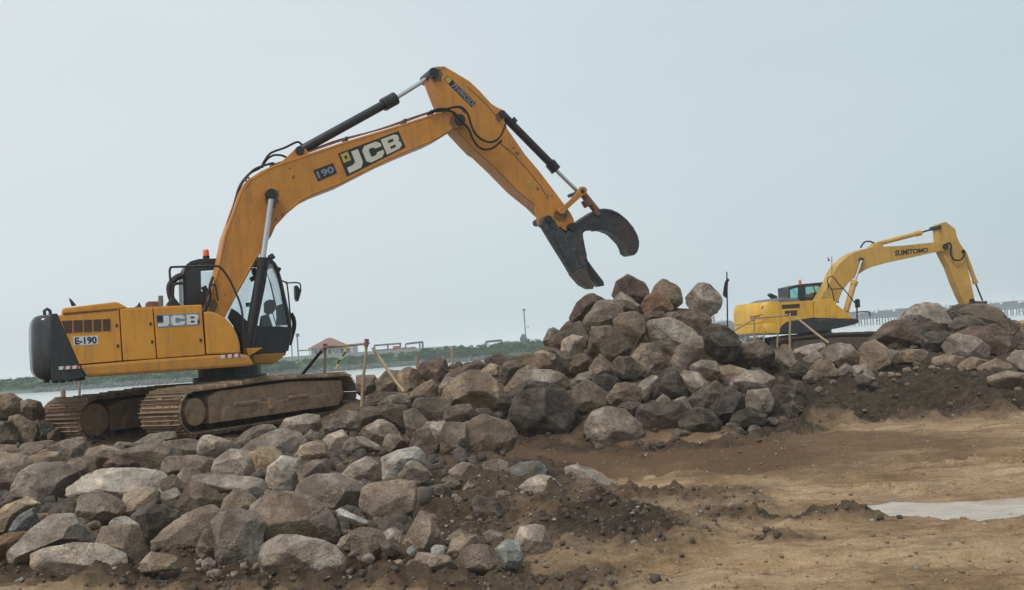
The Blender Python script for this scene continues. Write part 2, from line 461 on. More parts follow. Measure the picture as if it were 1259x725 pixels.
# ================================================================== THE SETTING
# section through the ground along the view azimuth: (x/y ratio, [(distance, height), ...])
PROFILE = [
    (-1.20, [(4, .05), (8, .15), (15, .3), (16.5, .4), (18.5, .9), (20, .9), (24, -1.9)]),
    (-.573, [(4.5, .04), (5.5, .1), (8, .25), (14.5, .30), (16.5, .45), (18.5, 1.12), (20, 1.05), (24, -1.9)]),
    (-.50, [(4.5, .03), (5.5, .1), (8, .25), (14.5, .30), (16.5, .35), (18.5, .75), (20, .7), (24, -1.9)]),
    (-.35, [(4.2, .0), (5.5, .1), (7, .22), (10, .3), (15, .30), (20, .32), (22, .3), (25, -1.9)]),
    (-.25, [(4.6, .0), (5.7, .12), (7.5, .22), (12, .3), (15, .30), (20, .30), (22, .3), (25, -1.9)]),
    (-.185, [(5, .0), (6, .12), (8, .24), (13, .3), (15.3, .36), (17, .42), (19.5, .62), (21, .6), (25, -1.9)]),
    (-.14, [(5, .0), (6, .12), (8, .24), (13, .3), (15.3, .45), (17, .72), (19.5, 1.0), (21, .8), (25, -1.9)]),
    (-.06, [(5.2, .0), (6.4, .06), (8, .06), (9.5, .12), (11, .25), (14, .66), (19.3, 1.28), (21, 1.0), (25, -1.9)]),
    (.01, [(5.5, .0), (6.6, .05), (8, .05), (12.9, .05), (14.8, .55), (18, 1.45), (19.5, 1.1), (24, -1.9)]),
    (.07, [(12.9, .02), (15, 1.0), (17, 2.1), (18, 1.9), (20, .8), (24, -1.9)]),
    (.11, [(12.8, .02), (15, 1.15), (17.2, 2.4), (18.2, 2.1), (20.5, .7), (24, -1.9)]),
    (.20, [(12.8, .02), (15, 1.0), (17, 2.15), (18, 1.9), (20, .7), (25, -1.9)]),
    (.25, [(12.8, .02), (15, .75), (17.5, 1.3), (20, .8), (24, .1), (44, .0), (48, -1.9)]),
    (.34, [(13.1, .02), (15, .45), (18, .88), (21, 1.0), (25, .1), (44, .0), (48, -1.9)]),
    (.47, [(13.0, .02), (15, .33), (17, .68), (19, .92), (21, 1.2), (23, 1.6), (25, .6), (28, .0), (44, .0), (48, -1.9)]),
    (.60, [(13.0, .02), (15, .35), (18, .72), (20, .95), (23, 1.25), (25, .5), (28, .0), (44, .0), (48, -1.9)]),
    (1.20, [(13.0, .02), (15, .35), (18, .72), (20, .95), (23, 1.1), (25, .5), (28, .0), (44, .0), (48, -1.9)]),
]
PT = np.array([p[0] for p in PROFILE])
def h_rock(t, Y):
    t = np.clip(np.asarray(t, float), PT[0], PT[-1]); Y = np.asarray(Y, float)
    cols = np.array([np.interp(Y, [a for a, _ in p], [b for _, b in p]) for _, p in PROFILE])
    i = np.clip(np.searchsorted(PT, t, side='right') - 1, 0, len(PT) - 2)
    f = (t - PT[i]) / (PT[i + 1] - PT[i])
    f = f * f * (3 - 2 * f)
    idx = np.indices(i.shape)
    if i.ndim == 0: return cols[i] * (1 - f) + cols[i + 1] * f
    return np.take_along_axis(cols, i[None], 0)[0] * (1 - f) + np.take_along_axis(cols, (i + 1)[None], 0)[0] * f
def hit(px, py, off=0.0):
    """first place where the line of sight meets the rock surface; the crest when it passes over"""
    d = ray(px, py); best = None; by = 17
    Ys = np.arange(4.5, 26, 0.05)
    P = EYE[:, None] + np.outer(d / d[1], Ys)
    h = h_rock(P[0] / Ys, Ys) + off
    gap = P[2] - h
    k = np.where(gap <= 0)[0]
    if len(k): return float(Ys[k[0]])
    sel = (Ys > 12) & (Ys < 23.5)
    return float(Ys[sel][np.argmin(gap[sel])])

# seeded value noise on a lattice, vectorised
_nr = np.random.RandomState(3)
_LAT = _nr.rand(256, 256)
def vnoise(x, y):
    xi = np.floor(x).astype(int); yi = np.floor(y).astype(int)
    fx = x - xi; fy = y - yi
    fx = fx * fx * fx * (fx * (fx * 6 - 15) + 10); fy = fy * fy * fy * (fy * (fy * 6 - 15) + 10)
    a = _LAT[xi & 255, yi & 255]; b = _LAT[(xi + 1) & 255, yi & 255]
    c = _LAT[xi & 255, (yi + 1) & 255]; d = _LAT[(xi + 1) & 255, (yi + 1) & 255]
    return (a * (1 - fx) + b * fx) * (1 - fy) + (c * (1 - fx) + d * fx) * fy - 0.5
def fbm(x, y, o=4, g=0.5):
    s = 0; a = 1.0
    for i in range(o):
        s = s + a * vnoise(x + 13.7 * i, y + 7.1 * i); x = x * 2.03 + y * 0.1; y = y * 2.03 - x * 0.05; a *= g
    return s
def ell(px, py, cx, cy, rx, ry, soft=0.35):
    d = np.sqrt(((px - cx) / rx) ** 2 + ((py - cy) / ry) ** 2)
    return np.clip((1 + soft - d) / (2 * soft), 0, 1)

def ground_fields(X, Y):
    """height, dark-earth share and red-brown share of the ground at world x, y"""
    t = X / np.maximum(Y, 0.6)
    base = h_rock(t, Y)
    rockz = np.clip((base - 0.08) / 0.25, 0, 1)
    z = base - 0.11 * rockz
    q = np.stack([X, Y, np.zeros_like(X)]) - EYE[:, None, None]
    zz = np.maximum(q[0] * _f[0] + q[1] * _f[1] + q[2] * _f[2], 0.3)
    px = CX + F * (q[0] * CR[0] + q[1] * CR[1] + q[2] * CR[2]) / zz
    py = CY - F * (q[0] * CU[0] + q[1] * CU[1] + q[2] * CU[2]) / zz
    near = (Y > 3) & (Y < 30)
    nz = 30 * fbm(X * 1.3, Y * 1.3, 4)                       # ragged edges, in pixels
    qx, qy = px + nz, py + nz * 0.5
    mound = np.maximum.reduce([ell(qx, qy, 735, 655, 120, 30), ell(qx, qy, 660, 610, 80, 34) * .9, ell(qx, qy, 800, 622, 120, 13) * .7])
    dark = np.maximum.reduce([mound, ell(qx, qy, 970, 634, 130, 11) * .8, ell(qx, qy, 900, 610, 60, 12) * .55, ell(qx, qy, 960, 662, 60, 5) * .6,
                              ell(qx, qy, 610, 712, 190, 20) * .8, ell(qx, qy, 560, 640, 100, 60) * .9,
                              ell(qx, qy, 250, 716, 380, 26) * .9, ell(qx, qy, 940, 525, 60, 20), ell(qx, qy, 760, 549, 190, 7) * .8])
    ridge = np.clip((Y - 12.9) / 0.7, 0, 1) * np.clip((t - 0.22) / 0.03, 0, 1)
    dark = np.maximum(dark, ridge * np.clip(1.25 - 0.4 * (Y - 12.9) * np.clip((t - .40) / .2, 0, 1) * 0.25, 0, 1))
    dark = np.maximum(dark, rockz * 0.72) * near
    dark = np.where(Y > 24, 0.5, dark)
    redb = np.maximum.reduce([ell(qx, qy, 800, 563, 290, 26), ell(qx, qy, 1060, 545, 190, 14) * .8, ell(qx, qy, 560, 580, 80, 30) * .8,
                              ell(qx, qy, 300, 700, 400, 26) * .7]) * near
    # relief
    amp = np.clip(1.3 - Y / 40, 0.25, 1)
    z = z + near * ridge * (0.24 * fbm(X * 1.7, Y * 1.7, 5, .6) + .04)
    z = z + near * mound * (0.09 + 0.10 * fbm(X * 3, Y * 3, 3))
    z = z + 0.045 * fbm(X * 0.55, Y * 1.1, 3)
    z = z + (0.028 + 0.075 * np.clip(dark + 0.4 * redb, 0, 1)) * fbm(X * 3.3, Y * 3.9, 5, 0.6) * amp * near
    # wheel and track ruts that run across the site
    along = Y + 0.10 * X + 0.35 * fbm(X * 0.25, Y * 0.25, 2)
    flatz = (1 - rockz) * near * (1 - mound)
    for c0, wd in ((6.3, .16), (7.9, .20), (9.2, .14), (10.4, .2), (11.6, .16)):
        z = z - 0.085 * np.exp(-((along - c0) / wd) ** 2) * flatz
        redb = np.maximum(redb, .65 * np.exp(-((along - c0) / (wd * 1.1)) ** 2) * flatz * np.clip(.5 + 1.6 * fbm(X * .7, Y * 1.5, 3), 0, 1)) + 0.03 * np.exp(-((along - c0 - 2 * wd) / (wd * .8)) ** 2) * flatz
    z = z + 0.030 * fbm(X * 1.2, Y * 8.0, 4, 0.65) * flatz
    tread = np.maximum.reduce([np.exp(-((along - c1) / .22) ** 2) for c1 in (7.2, 8.6, 10.0)])
    z = z + 0.022 * tread * flatz * np.sign(np.sin(X * 22 + 6 * Y)) * np.clip(fbm(X * .8, Y * .8, 2) * 3 + .4, 0, 1)
    lump = np.abs(fbm(X * 4.2, Y * 4.2, 4, 0.55))
    z = z + near * (0.16 * lump - .02) * np.clip(dark * (1 - rockz) * 1.2, 0, 1)
    # the dip that holds the puddle
    pud = ell(px + nz * 1.9, py + nz * .45, 1205, 624, 112, 12, 0.45)
    z = np.where(near & (pud > 0), z * (1 - pud) + pud * (-0.055 + 0.75 * (z)), z)
    return z, dark, redb, pud * near

# one fan-shaped sheet from behind the camera to the horizon, fine near the road and coarse far off
ang = np.concatenate([np.linspace(-78, -36, 40, endpoint=False), np.linspace(-36, 36, 760), np.linspace(36, 78, 41)[1:]])
ys = [0.0]
d = 3.2
rows = []
while d < 30: rows.append(d); d *= 1.0058
while d < 60: rows.append(d); d *= 1.03
while d < 5200: rows.append(d); d *= 1.35
rows = [0.3, 1.0, 2.0, 2.8] + rows
APEX = -2.5
RR = np.array(rows)
TT = np.tan(np.radians(ang))
YY, TG = np.meshgrid(RR, TT, indexing='ij')
XX = TG * (YY - APEX)
ZZ, DK, RB, PD = ground_fields(XX, YY)
nR, nA = ZZ.shape
V = np.stack([XX, YY, ZZ], -1).reshape(-1, 3)
ii = np.arange(nR - 1)[:, None] * nA + np.arange(nA - 1)[None, :]
FQ = np.stack([ii, ii + 1, ii + nA + 1, ii + nA], -1).reshape(-1, 4)
gm, n, b = M('site_earth')
at = N(n, 'ShaderNodeAttribute'); at.attribute_name = 'earth'
sp = N(n, 'ShaderNodeSeparateColor'); n.links.new(at.outputs['Color'], sp.inputs[0])
v = objvec(n)
f_big = noise_fac(n, objvec(n, (0.6, 1.3, 1)), 1.1, 6, 0.65, 0.4)
f_mid = noise_fac(n, objvec(n, (0.8, 1.8, 1)), 5.0, 6, 0.7)
f_fine = noise_fac(n, v, 45, 4, 0.75)
r_t = ramp_node(n, [(0.30, (0.235, 0.150, 0.084)), (0.46, (0.385, 0.258, 0.150)), (0.68, (0.53, 0.388, 0.250))]); n.links.new(f_big, r_t.inputs[0])
r_m = ramp_node(n, [(0.30, (0.62, 0.58, 0.54)), (0.65, (1.18, 1.18, 1.18))]); n.links.new(f_mid, r_m.inputs[0])
c = mixc(n, 0.85, r_t.outputs[0], r_m.outputs[0], 'MULTIPLY')
c = mixc(n, sp.outputs['Green'], c, (0.150, 0.090, 0.052))
f_str = noise_fac(n, objvec(n, (0.35, 2.6, 1)), 2.6, 6, 0.7, 0.5)
r_s = ramp_node(n, [(0.50, 0.0), (0.64, 0.55)]); n.links.new(f_str, r_s.inputs[0])
c = mixc(n, r_s.outputs[0], c, (0.135, 0.085, 0.052))
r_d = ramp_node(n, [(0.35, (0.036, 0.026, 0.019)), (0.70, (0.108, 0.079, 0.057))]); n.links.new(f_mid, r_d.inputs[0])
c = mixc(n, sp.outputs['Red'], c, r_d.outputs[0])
c = mixc(n, sp.outputs['Blue'], c, (0.23, 0.165, 0.115))
r_f = ramp_node(n, [(0.32, (0.68, 0.66, 0.64)), (0.68, (1.28, 1.28, 1.28))]); n.links.new(f_fine, r_f.inputs[0])
c = mixc(n, 0.75, c, r_f.outputs[0], 'MULTIPLY')
# pale grit scattered in the surface
gr = N(n, 'ShaderNodeTexVoronoi'); gr.inputs['Scale'].default_value = 16; n.links.new(v, gr.inputs['Vector'])
rg = ramp_node(n, [(0.10, 1.0), (0.16, 0.0)]); n.links.new(gr.outputs['Distance'], rg.inputs[0])
gf = N(n, 'ShaderNodeMath', operation='MULTIPLY'); n.links.new(rg.outputs[0], gf.inputs[0])
rsel = ramp_node(n, [(0.62, 0.0), (0.66, 0.7)]); n.links.new(gr.outputs['Color'], rsel.inputs[0]); n.links.new(rsel.outputs[0], gf.inputs[1])
c = mixc(n, gf.outputs[0], c, (0.42, 0.36, 0.29))
n.links.new(c, b.inputs['Base Color'])
b.inputs['Roughness'].default_value = 0.95
b.inputs['Specular IOR Level'].default_value = 0.15
p = bump(n, b, f_mid, 0.8, 0.06)
bump(n, b, f_fine, 0.7, 0.015, p)
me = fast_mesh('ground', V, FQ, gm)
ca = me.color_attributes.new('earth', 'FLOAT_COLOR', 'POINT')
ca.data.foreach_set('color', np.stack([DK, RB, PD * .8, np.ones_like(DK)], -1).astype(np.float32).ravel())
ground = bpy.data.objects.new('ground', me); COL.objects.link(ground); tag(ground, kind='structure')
def ground_z(x, y):
    a, _, _, _ = ground_fields(np.array([[x]]), np.array([[y]]))
    return float(a[0, 0])

# sea water
wm, n, b = M('sea_water')
b.inputs['Base Color'].default_value = (0.60, 0.64, 0.64, 1)
b.inputs['Roughness'].default_value = 0.22
b.inputs['IOR'].default_value = 1.33
b.inputs['Specular IOR Level'].default_value = 0.9
wv = noise_fac(n, objvec(n, (0.5, 1.6, 1)), 2.2, 4, 0.6)
bump(n, b, wv, 0.12, 0.05)
WZ = -1.3
mb = MB(); S = 5000
mb.add([(-S, 21, WZ), (S, 21, WZ), (S, S, WZ), (-S, S, WZ)], [(0, 1, 2, 3)])
sea = mb.build('sea', wm); tag(sea, kind='structure')
# puddle
pm, n, b = M('muddy_puddle_water')
pn = ramp_node(n, [(0.36, (0.34, 0.255, 0.185)), (0.56, (0.52, 0.415, 0.325))]); n.links.new(noise_fac(n, objvec(n, (1, 3, 1)), 1.9, 6, 0.7, 0.8), pn.inputs[0])
n.links.new(pn.outputs[0], b.inputs['Base Color'])
b.inputs['Roughness'].default_value = 0.18
b.inputs['IOR'].default_value = 1.33
b.inputs['Specular IOR Level'].default_value = 1.0
bump(n, b, noise_fac(n, objvec(n, (1, 2.5, 1)), 7, 5, 0.6), 0.10, 0.02)
mb = MB()
a0 = at_depth(1040, 645, 6.75); a1 = at_depth(1320, 640, 6.75)
mb.add([(a0[0], 6.7, -0.030), (a1[0] + .3, 6.7, -0.030), (a1[0] + 1.0, 8.4, -0.030), (a0[0] + .7, 8.4, -0.030)], [(0, 1, 2, 3)])
puddle = mb.build('puddle', pm); tag(puddle, kind='structure')

# far bank across the water: a low grassy spit with a stone toe
BX = [(-420, 150), (-120, 141), (-70, 138), (-45, 140), (-30, 150), (-14, 156), (0, 160), (12, 163), (26, 166), (40, 172), (55, 186)]
def bank_sheet():
    n1 = 260
    xs = np.linspace(-420, 55, n1)
    yb = np.interp(xs, [p[0] for p in BX], [p[1] for p in BX])
    prof = [(-1.5, WZ - .5), (0, WZ + .05), (1.2, WZ + .55), (2.2, WZ + .9), (4, WZ + 1.6), (7, WZ + 2.0), (14, WZ + 2.1), (30, WZ + 2.05), (60, WZ + 2.0), (75, WZ + 1.9), (80, WZ - .5)]
    V = []
    for i, x in enumerate(xs):
        end = min(1.0, (55 - x) / 14.0)
        for k, (dy, z) in enumerate(prof):
            zz = WZ - .5 + (z - WZ + .5) * max(0.02, end) + (0.22 * float(fbm(np.array(x * .35), np.array(k * 1.7), 3)) if 1 < k < 9 else 0)
            V.append((x, yb[i] + dy, zz))
    K = len(prof)
    ii = np.arange(n1 - 1)[:, None] * K + np.arange(K - 1)[None, :]
    Fq = np.stack([ii, ii + K, ii + K + 1, ii + 1], -1).reshape(-1, 4)
    return np.array(V), Fq
bmt, n, b = M('bank_ground')
ge = N(n, 'ShaderNodeNewGeometry'); spz = N(n, 'ShaderNodeSeparateXYZ'); n.links.new(ge.outputs['Position'], spz.inputs[0])
rz = ramp_node(n, [(0.0, (0.15, 0.16, 0.155)), (0.30, (0.16, 0.165, 0.155)), (0.36, (0.045, 0.10, 0.038)), (0.9, (0.065, 0.13, 0.045)), (0.96, (0.20, 0.215, 0.17))])
mrg = N(n, 'ShaderNodeMapRange'); mrg.inputs['From Min'].default_value = WZ; mrg.inputs['From Max'].default_value = WZ + 2.15
nn = noise_fac(n, objvec(n, (.4, .4, .4)), 1.2, 5, 0.7)
aa = N(n, 'ShaderNodeMath', operation='MULTIPLY_ADD'); n.links.new(nn, aa.inputs[0]); aa.inputs[1].default_value = 0.5
n.links.new(spz.outputs['Z'], aa.inputs[2]); n.links.new(aa.outputs[0], mrg.inputs['Value']); n.links.new(mrg.outputs[0], rz.inputs[0])
n.links.new(rz.outputs[0], b.inputs['Base Color']); b.inputs['Roughness'].default_value = 1.0
Vb, Fb = bank_sheet()
me = fast_mesh('far_bank', Vb, Fb, bmt)
o = bpy.data.objects.new('far_bank', me); COL.objects.link(o); tag(o, kind='structure')
# grass and scrub on the bank: many small leaf faces in clumps
def leaf_mass(name, clumps, mat, per=60, leaf=0.16):
    r = np.random.RandomState(5)
    Vs = []
    for (x, y, z, rx, rz_) in clumps:
        m_ = per
        th = r.rand(m_) * 6.283; rr = np.sqrt(r.rand(m_)); hh = r.rand(m_)
        prof = np.sqrt(np.clip(1 - hh ** 2, 0.05, 1))
        cx = x + rx * rr * prof * np.cos(th); cy = y + rx * rr * prof * np.sin(th); cz = z + rz_ * hh
        a = r.randn(m_, 3) * leaf; bb = r.randn(m_, 3) * leaf
        c0 = np.stack([cx, cy, cz], -1)
        Vs.append(np.stack([c0 - a, c0 + bb, c0 + a], 1).reshape(-1, 3))
    V = np.concatenate(Vs); Fq = np.arange(len(V)).reshape(-1, 3)
    me = fast_mesh(name, V, Fq, mat, smooth=False)
    o = bpy.data.objects.new(name, me); COL.objects.link(o)
    return o
fm, n, b = M('scrub_foliage')
nf = noise_fac(n, objvec(n, (.35, .35, .8)), 1.0, 4, 0.7)
rf = ramp_node(n, [(0.32, (0.020, 0.058, 0.018)), (0.55, (0.042, 0.105, 0.030)), (0.75, (0.085, 0.16, 0.05))]); n.links.new(nf, rf.inputs[0])
n.links.new(rf.outputs[0], b.inputs['Base Color']); b.inputs['Roughness'].default_value = 0.9
r = np.random.RandomState(11)
cl = []
for i in range(760):
    x = r.uniform(-110, 46); yb = np.interp(x, [p[0] for p in BX], [p[1] for p in BX])
    tall = 1.0 if x > -17 else 0.42
    dy = r.uniform(1.8, 8)
    z = WZ + np.interp(dy, [2, 4, 7, 14], [.8, 1.5, 1.95, 2.05]) - .1
    hgt = (r.uniform(.5, 1.25) if x > -17 else r.uniform(.18, .5))
    if x > 32: hgt *= .8
    cl.append((x, yb + dy, z, r.uniform(.8, 2.0), hgt))
o = leaf_mass('bank_scrub', cl, fm, 85, 0.15); tag(o, 'dark green scrub along the top of the far bank', 'scrub', kind='stuff')
# stones at the waterline of the bank
def blob_stones(name, items, mat, seed=1):
    """many small angular stones in one mesh; items (x,y,z,r)"""
    r = np.random.RandomState(seed)
    base = np.array([(-1, -.6, -.5), (.9, -.8, -.6), (1, .7, -.5), (-.8, .9, -.6), (-.6, -.5, .55), (.5, -.6, .7), (.7, .5, .5), (-.5, .6, .65)])
    fq = np.array([(0, 3, 2, 1), (4, 5, 6, 7), (0, 1, 5, 4), (1, 2, 6, 5), (2, 3, 7, 6), (3, 0, 4, 7)])
    P = np.array(items)
    m_ = len(P)
    s = base[None] * (0.75 + 0.5 * r.rand(m_, 8, 3))
    s = s * (0.6 + 0.6 * r.rand(m_, 1, 3))
    a = r.rand(m_) * 6.283; b_ = r.randn(m_) * .5
    ca, sa, cb, sb = np.cos(a)[:, None], np.sin(a)[:, None], np.cos(b_)[:, None], np.sin(b_)[:, None]
    x, y, z = s[..., 0], s[..., 1], s[..., 2]
    y, z = y * cb - z * sb, y * sb + z * cb
    x, y = x * ca - y * sa, x * sa + y * ca
    V = np.stack([x, y, z], -1) * P[:, None, 3:4] + P[:, None, :3]
    V = V.reshape(-1, 3)
    Fq = (fq[None] + (np.arange(m_) * 8)[:, None, None]).reshape(-1, 4)
    me = fast_mesh(name, V, Fq, mat, smooth=False)
    o = bpy.data.objects.new(name, me); COL.objects.link(o)
    return o
def stone_mat(name, lo, hi, sc=3.0):
    m, n, b = M(name)
    f1 = noise_fac(n, objvec(n), sc, 3, 0.8)
    r1 = ramp_node(n, [(0.25, lo), (0.5, tuple((x + y) / 2 for x, y in zip(lo, hi))), (0.75, hi)]); n.links.new(f1, r1.inputs[0])
    n.links.new(r1.outputs[0], b.inputs['Base Color']); b.inputs['Roughness'].default_value = 0.95
    return m
it = []
for i in range(2600):
    x = r.uniform(-75, 50); yb = np.interp(x, [p[0] for p in BX], [p[1] for p in BX]); dy = r.uniform(0, 1.3)
    it.append((x, yb + dy, WZ + .1 + dy * .42, r.uniform(.14, .4)))
o = blob_stones('bank_stones', it, stone_mat('bank_stone', (0.05, 0.055, 0.055), (0.20, 0.21, 0.205), 2.0), 4)
tag(o, 'grey stones packed along the waterline of the far bank', 'stones', kind='stuff')

# long jetty bridge far out over the water, each bay of deck and each pier a piece
steel_far = flat('far_grey_steel', (0.030, 0.038, 0.046), 0.8)
conc_far = flat('far_concrete', (0.060, 0.072, 0.084), 0.9)
br = empty('jetty_bridge', (0, 400, 0)); tag(br, 'long grey jetty bridge on many piers far out over the water', 'bridge')
x = 82.0
k = 0
while x < 330:
    m1 = MB().box((x + .05, -2.0, 1.9), (x + 7.95, 2.0, 3.55)); m1.box((x + .05, -2.3, 3.55), (x + 7.95, -1.9, 4.0))
    m1.build('deck_span', conc_far if k % 3 else steel_far, br)
    m2 = MB()
    for yy in (-1.5, 1.5):
        for dx_ in (.3, 2.9, 5.5): m2.tube([(x + dx_, yy, -2.2), (x + dx_, yy, 1.6)], .28, 6)
    m2.box((x - .3, -2.1, 1.3), (x + 7.2, 2.1, 1.88)); m2.box((x - .1, -1.5, 0.2), (x + .5, 1.5, .6))
    m2.build('pier', steel_far, br)
    m3 = MB()
    for q in range(4): m3.box((x + q * 2.0, -2.25, 4.0), (x + q * 2.0 + .14, -2.1, 5.0 + (0.9 if (k * 4 + q) % 5 == 0 else 0)))
    m3.box((x, -2.24, 4.92), (x + 8, -2.12, 5.05)); m3.box((x, -2.24, 4.45), (x + 8, -2.12, 4.53))
    m3.box((x + 1, .2, 3.55), (x + 7.2, 1.4, 4.3 + .35 * ((k * 7) % 3)))
    m3.build('railing', steel_far, br)
    x += 8.0; k += 1

# ================================================================== EXCAVATOR WITH THE GRAPPLE
DISC = at_depth(242, 506, 15.75)                       # centre of the near rear hub cover
TH_T, TH_U = 64.0, 26.0
ft = Frame((DISC[0], DISC[1], 0.0), TH_T)
AX = 4.3; GAUGE = 2.5; SHOE_W = 0.95; TZ0, TZ1 = 0.32, 1.17
cen = ft.O + ft.U * AX * 0.5 + ft.W * (GAUGE * 0.5)
J = Frame((cen[0], cen[1], 0.0), TH_U)
exc = J.empty('tracked_excavator')
tag(exc, 'large orange excavator with a black two-jawed grapple, standing on the rocks', 'excavator')
NS = -1.45      # near side plane
FSD = 1.42

# ---- tracks
shoe_mesh = None
def make_track(fr, parent_empty, rot, off, axle, z0, z1, width, matt, shoe_len=0.196, frame_mat=None, disc_r=.24, big=False, far=False, name='track'):
    """a track as one part: belt frame, with shoes, hub covers, rollers as its sub-parts"""
    global shoe_mesh
    r = (z1 - z0) / 2
    zc = (z0 + z1) / 2
    root = empty(name, (0, 0, 0))
    root.parent = parent_empty
    root.matrix_parent_inverse = Matrix.Identity(4)
    P = parent_empty.matrix_world
    world = Matrix.Translation(Vector(off)) @ Matrix.Rotation(rot, 4, 'Z')
    root.matrix_basis = (Matrix.Translation(parent_empty.location) @ Matrix.Rotation(parent_empty.rotation_euler[2], 4, 'Z')).inverted() @ world
    w0, w1 = 0.0, width
    ri = r - 0.068
    # side frame
    fm_ = frame_mat or MAT['mudlight']
    mb = MB()
    y0 = width * .07; y1 = width * .80
    mb.prism([(0.34, zc - .24), (axle - .20, zc - .26), (axle - .02, zc - .1), (axle - .04, zc + .27), (axle * .62, zc + .355), (0.62, zc + .32), (0.34, zc + .24)], y0, y1)
    mb.prism([(0.55, zc - .23), (axle - .45, zc - .24), (axle - .5, zc + .02), (0.60, zc + .02)], y0 - .13, y0 + .01)
    for c in (0.85, 2.35):
        mb.box((c, y0 - .19, zc + .03), (c + .62, y0 - .12, zc + .085)); mb.box((c + .05, y0 - .145, zc - .10), (c + .57, y0 - .125, zc + .02))
    mb.box((1.75, y0 - .17, zc - .13), (1.9, y0 - .12, zc + .08))
    mb.build('side_frame', fm_, root, 0.02)
    rw = (z1 - z0) / 2 - .115
    MB().prism([(0, zc - rw), (axle, zc - rw), (axle + rw * .7, zc - rw * .7), (axle + rw, zc), (axle + rw * .7, zc + rw * .7), (axle, zc + rw), (axle * .75, zc + rw + .04), (axle * .5, zc + rw + .055), (axle * .25, zc + rw + .04), (0, zc + rw), (-rw * .7, zc + rw * .7), (-rw, zc), (-rw * .7, zc - rw * .7)], width * .46, width * .54).build('track_web', MAT['muddark'], root)
    # inner belt (chain) under the shoes
    def path(s, rr):
        L = axle; per = 2 * L + 2 * math.pi * rr
        s = s % per
        if s < L: return (s, zc + rr - sag(s), 0.0)
        s -= L
        if s < math.pi * rr:
            a = s / rr; return (L + rr * math.sin(a), zc + rr * math.cos(a), a)
        s -= math.pi * rr
        if s < L: return (L - s, zc - rr, math.pi)
        s -= L
        a = s / rr; return (-rr * math.sin(a), zc - rr * math.cos(a), math.pi + a)
    def sag(s): return -0.055 * math.sin(math.pi * min(1, max(0, s / axle))) ** 2
    pts = [path(i / 90 * (2 * axle + 2 * math.pi * ri), ri) for i in range(90)]
    mb = MB()
    nP = len(pts); vs = []
    for (x, z, a) in pts:
        vs += [(x, width * .34, z), (x, width * .66, z)]
    pin = [path(i / 90 * (2 * axle + 2 * math.pi * (ri - .09)), ri - .09) for i in range(90)]
    for (x, z, a) in pin: vs += [(x, width * .34, z), (x, width * .66, z)]
    fs = []
    for i in range(nP):
        j = (i + 1) % nP
        fs += [(2 * i, 2 * j, 2 * j + 1, 2 * i + 1), (2 * nP + 2 * i, 2 * nP + 2 * i + 1, 2 * nP + 2 * j + 1, 2 * nP + 2 * j),
               (2 * i, 2 * nP + 2 * i, 2 * nP + 2 * j, 2 * j), (2 * i + 1, 2 * j + 1, 2 * nP + 2 * j + 1, 2 * nP + 2 * i + 1)]
    mb.add(vs, fs); mb.build('track_chain', MAT['muddark'], root)
    # shoes with grousers
    rr = r - .05
    per = 2 * axle + 2 * math.pi * rr
    ns = round(per / shoe_len)
    key = (round(width, 3), matt.name)
    if shoe_mesh is None: shoe_mesh = {}
    if key not in shoe_mesh:
        sl = per / ns
        ms = []
        for vnt in range(3):
            sb = MB()
            sb.box((-sl * .47, 0, -.016), (sl * .47, width, .010))
            h = .066 + .007 * vnt
            sb.prism([(-sl * .43, .010), (-sl * .37, .010), (-sl * .38, h), (-sl * .42, h)], 0.01, width - .01)
            sb.prism([(-sl * .05, .010), (sl * .03, .010), (sl * .01, h * .85), (-sl * .03, h * .85)], 0.015, width - .02)
            sb.prism([(sl * .36, .010), (sl * .44, .010), (sl * .42, h * .8), (sl * .38, h * .8)], 0.012, width - .01)
            for q in range(4):   # caked mud
                x0 = rng.uniform(-sl * .4, sl * .2); yy = rng.uniform(0, width * .8)
                sb.box((x0, yy, .005), (x0 + rng.uniform(.03, .07), yy + rng.uniform(.05, .2), rng.uniform(.025, .055)))
            o = sb.build('track_shoe', matt, None); ms.append(o.data); bpy.data.objects.remove(o)
        shoe_mesh[key] = ms
    for i in range(ns):
        x, z, a = path((i + .5) / ns * per, rr)
        o = bpy.data.objects.new('track_shoe', shoe_mesh[key][i % 3]); COL.objects.link(o); o.parent = root
        o.matrix_basis = Matrix.Translation((x, rng.uniform(-.008, .008), z)) @ Matrix.Rotation(a, 4, 'Y')
    # hub covers: sprocket and idler
    for nm, cx, rad in (('sprocket', 0.0, ri - .05), ('idler', axle, ri - .01)):
        d_ = MB().disc((cx, zc), rad, width * .36, width * .64, 28)
        for k2 in range(14):
            a = k2 * math.pi / 7
            d_.box((cx + rad * math.cos(a) - .03, width * .4, zc + rad * math.sin(a) - .03), (cx + rad * math.cos(a) + .03, width * .6, zc + rad * math.sin(a) + .03))
        d_.build(nm, MAT['muddark'], root, 0.008)
    MB().disc((0, zc), disc_r, .03 if not far else .08, width * .40, 26).build('hub_cover', MAT['mudlight'], root, 0.02)
    if not far: MB().disc((axle, zc), disc_r * .7, width * .2, width * .40, 20).build('idler_cap', MAT['mud'], root, 0.02)
    nr = 8
    for k2 in range(nr):
        cx = 0.5 + (axle - .95) * k2 / (nr - 1)
        q = MB().disc((cx, zc - ri + .12), .105, width * .18, width * .7, 14); q.disc((cx, zc - ri + .12), .055, width * .15, width * .18, 10)
        q.build('track_roller', MAT['muddark'], root, 0.008)
    return root
trk_n = make_track(ft, exc, math.radians(TH_T), (ft.O[0], ft.O[1], 0), AX, TZ0, TZ1, SHOE_W, MAT['mud'], disc_r=.245)
fo = ft.O + ft.W * GAUGE
trk_f = make_track(ft, exc, math.radians(TH_T), (fo[0], fo[1], -.07), AX, TZ0 - .03, TZ1, SHOE_W, MAT['mud'], disc_r=.31, far=True)

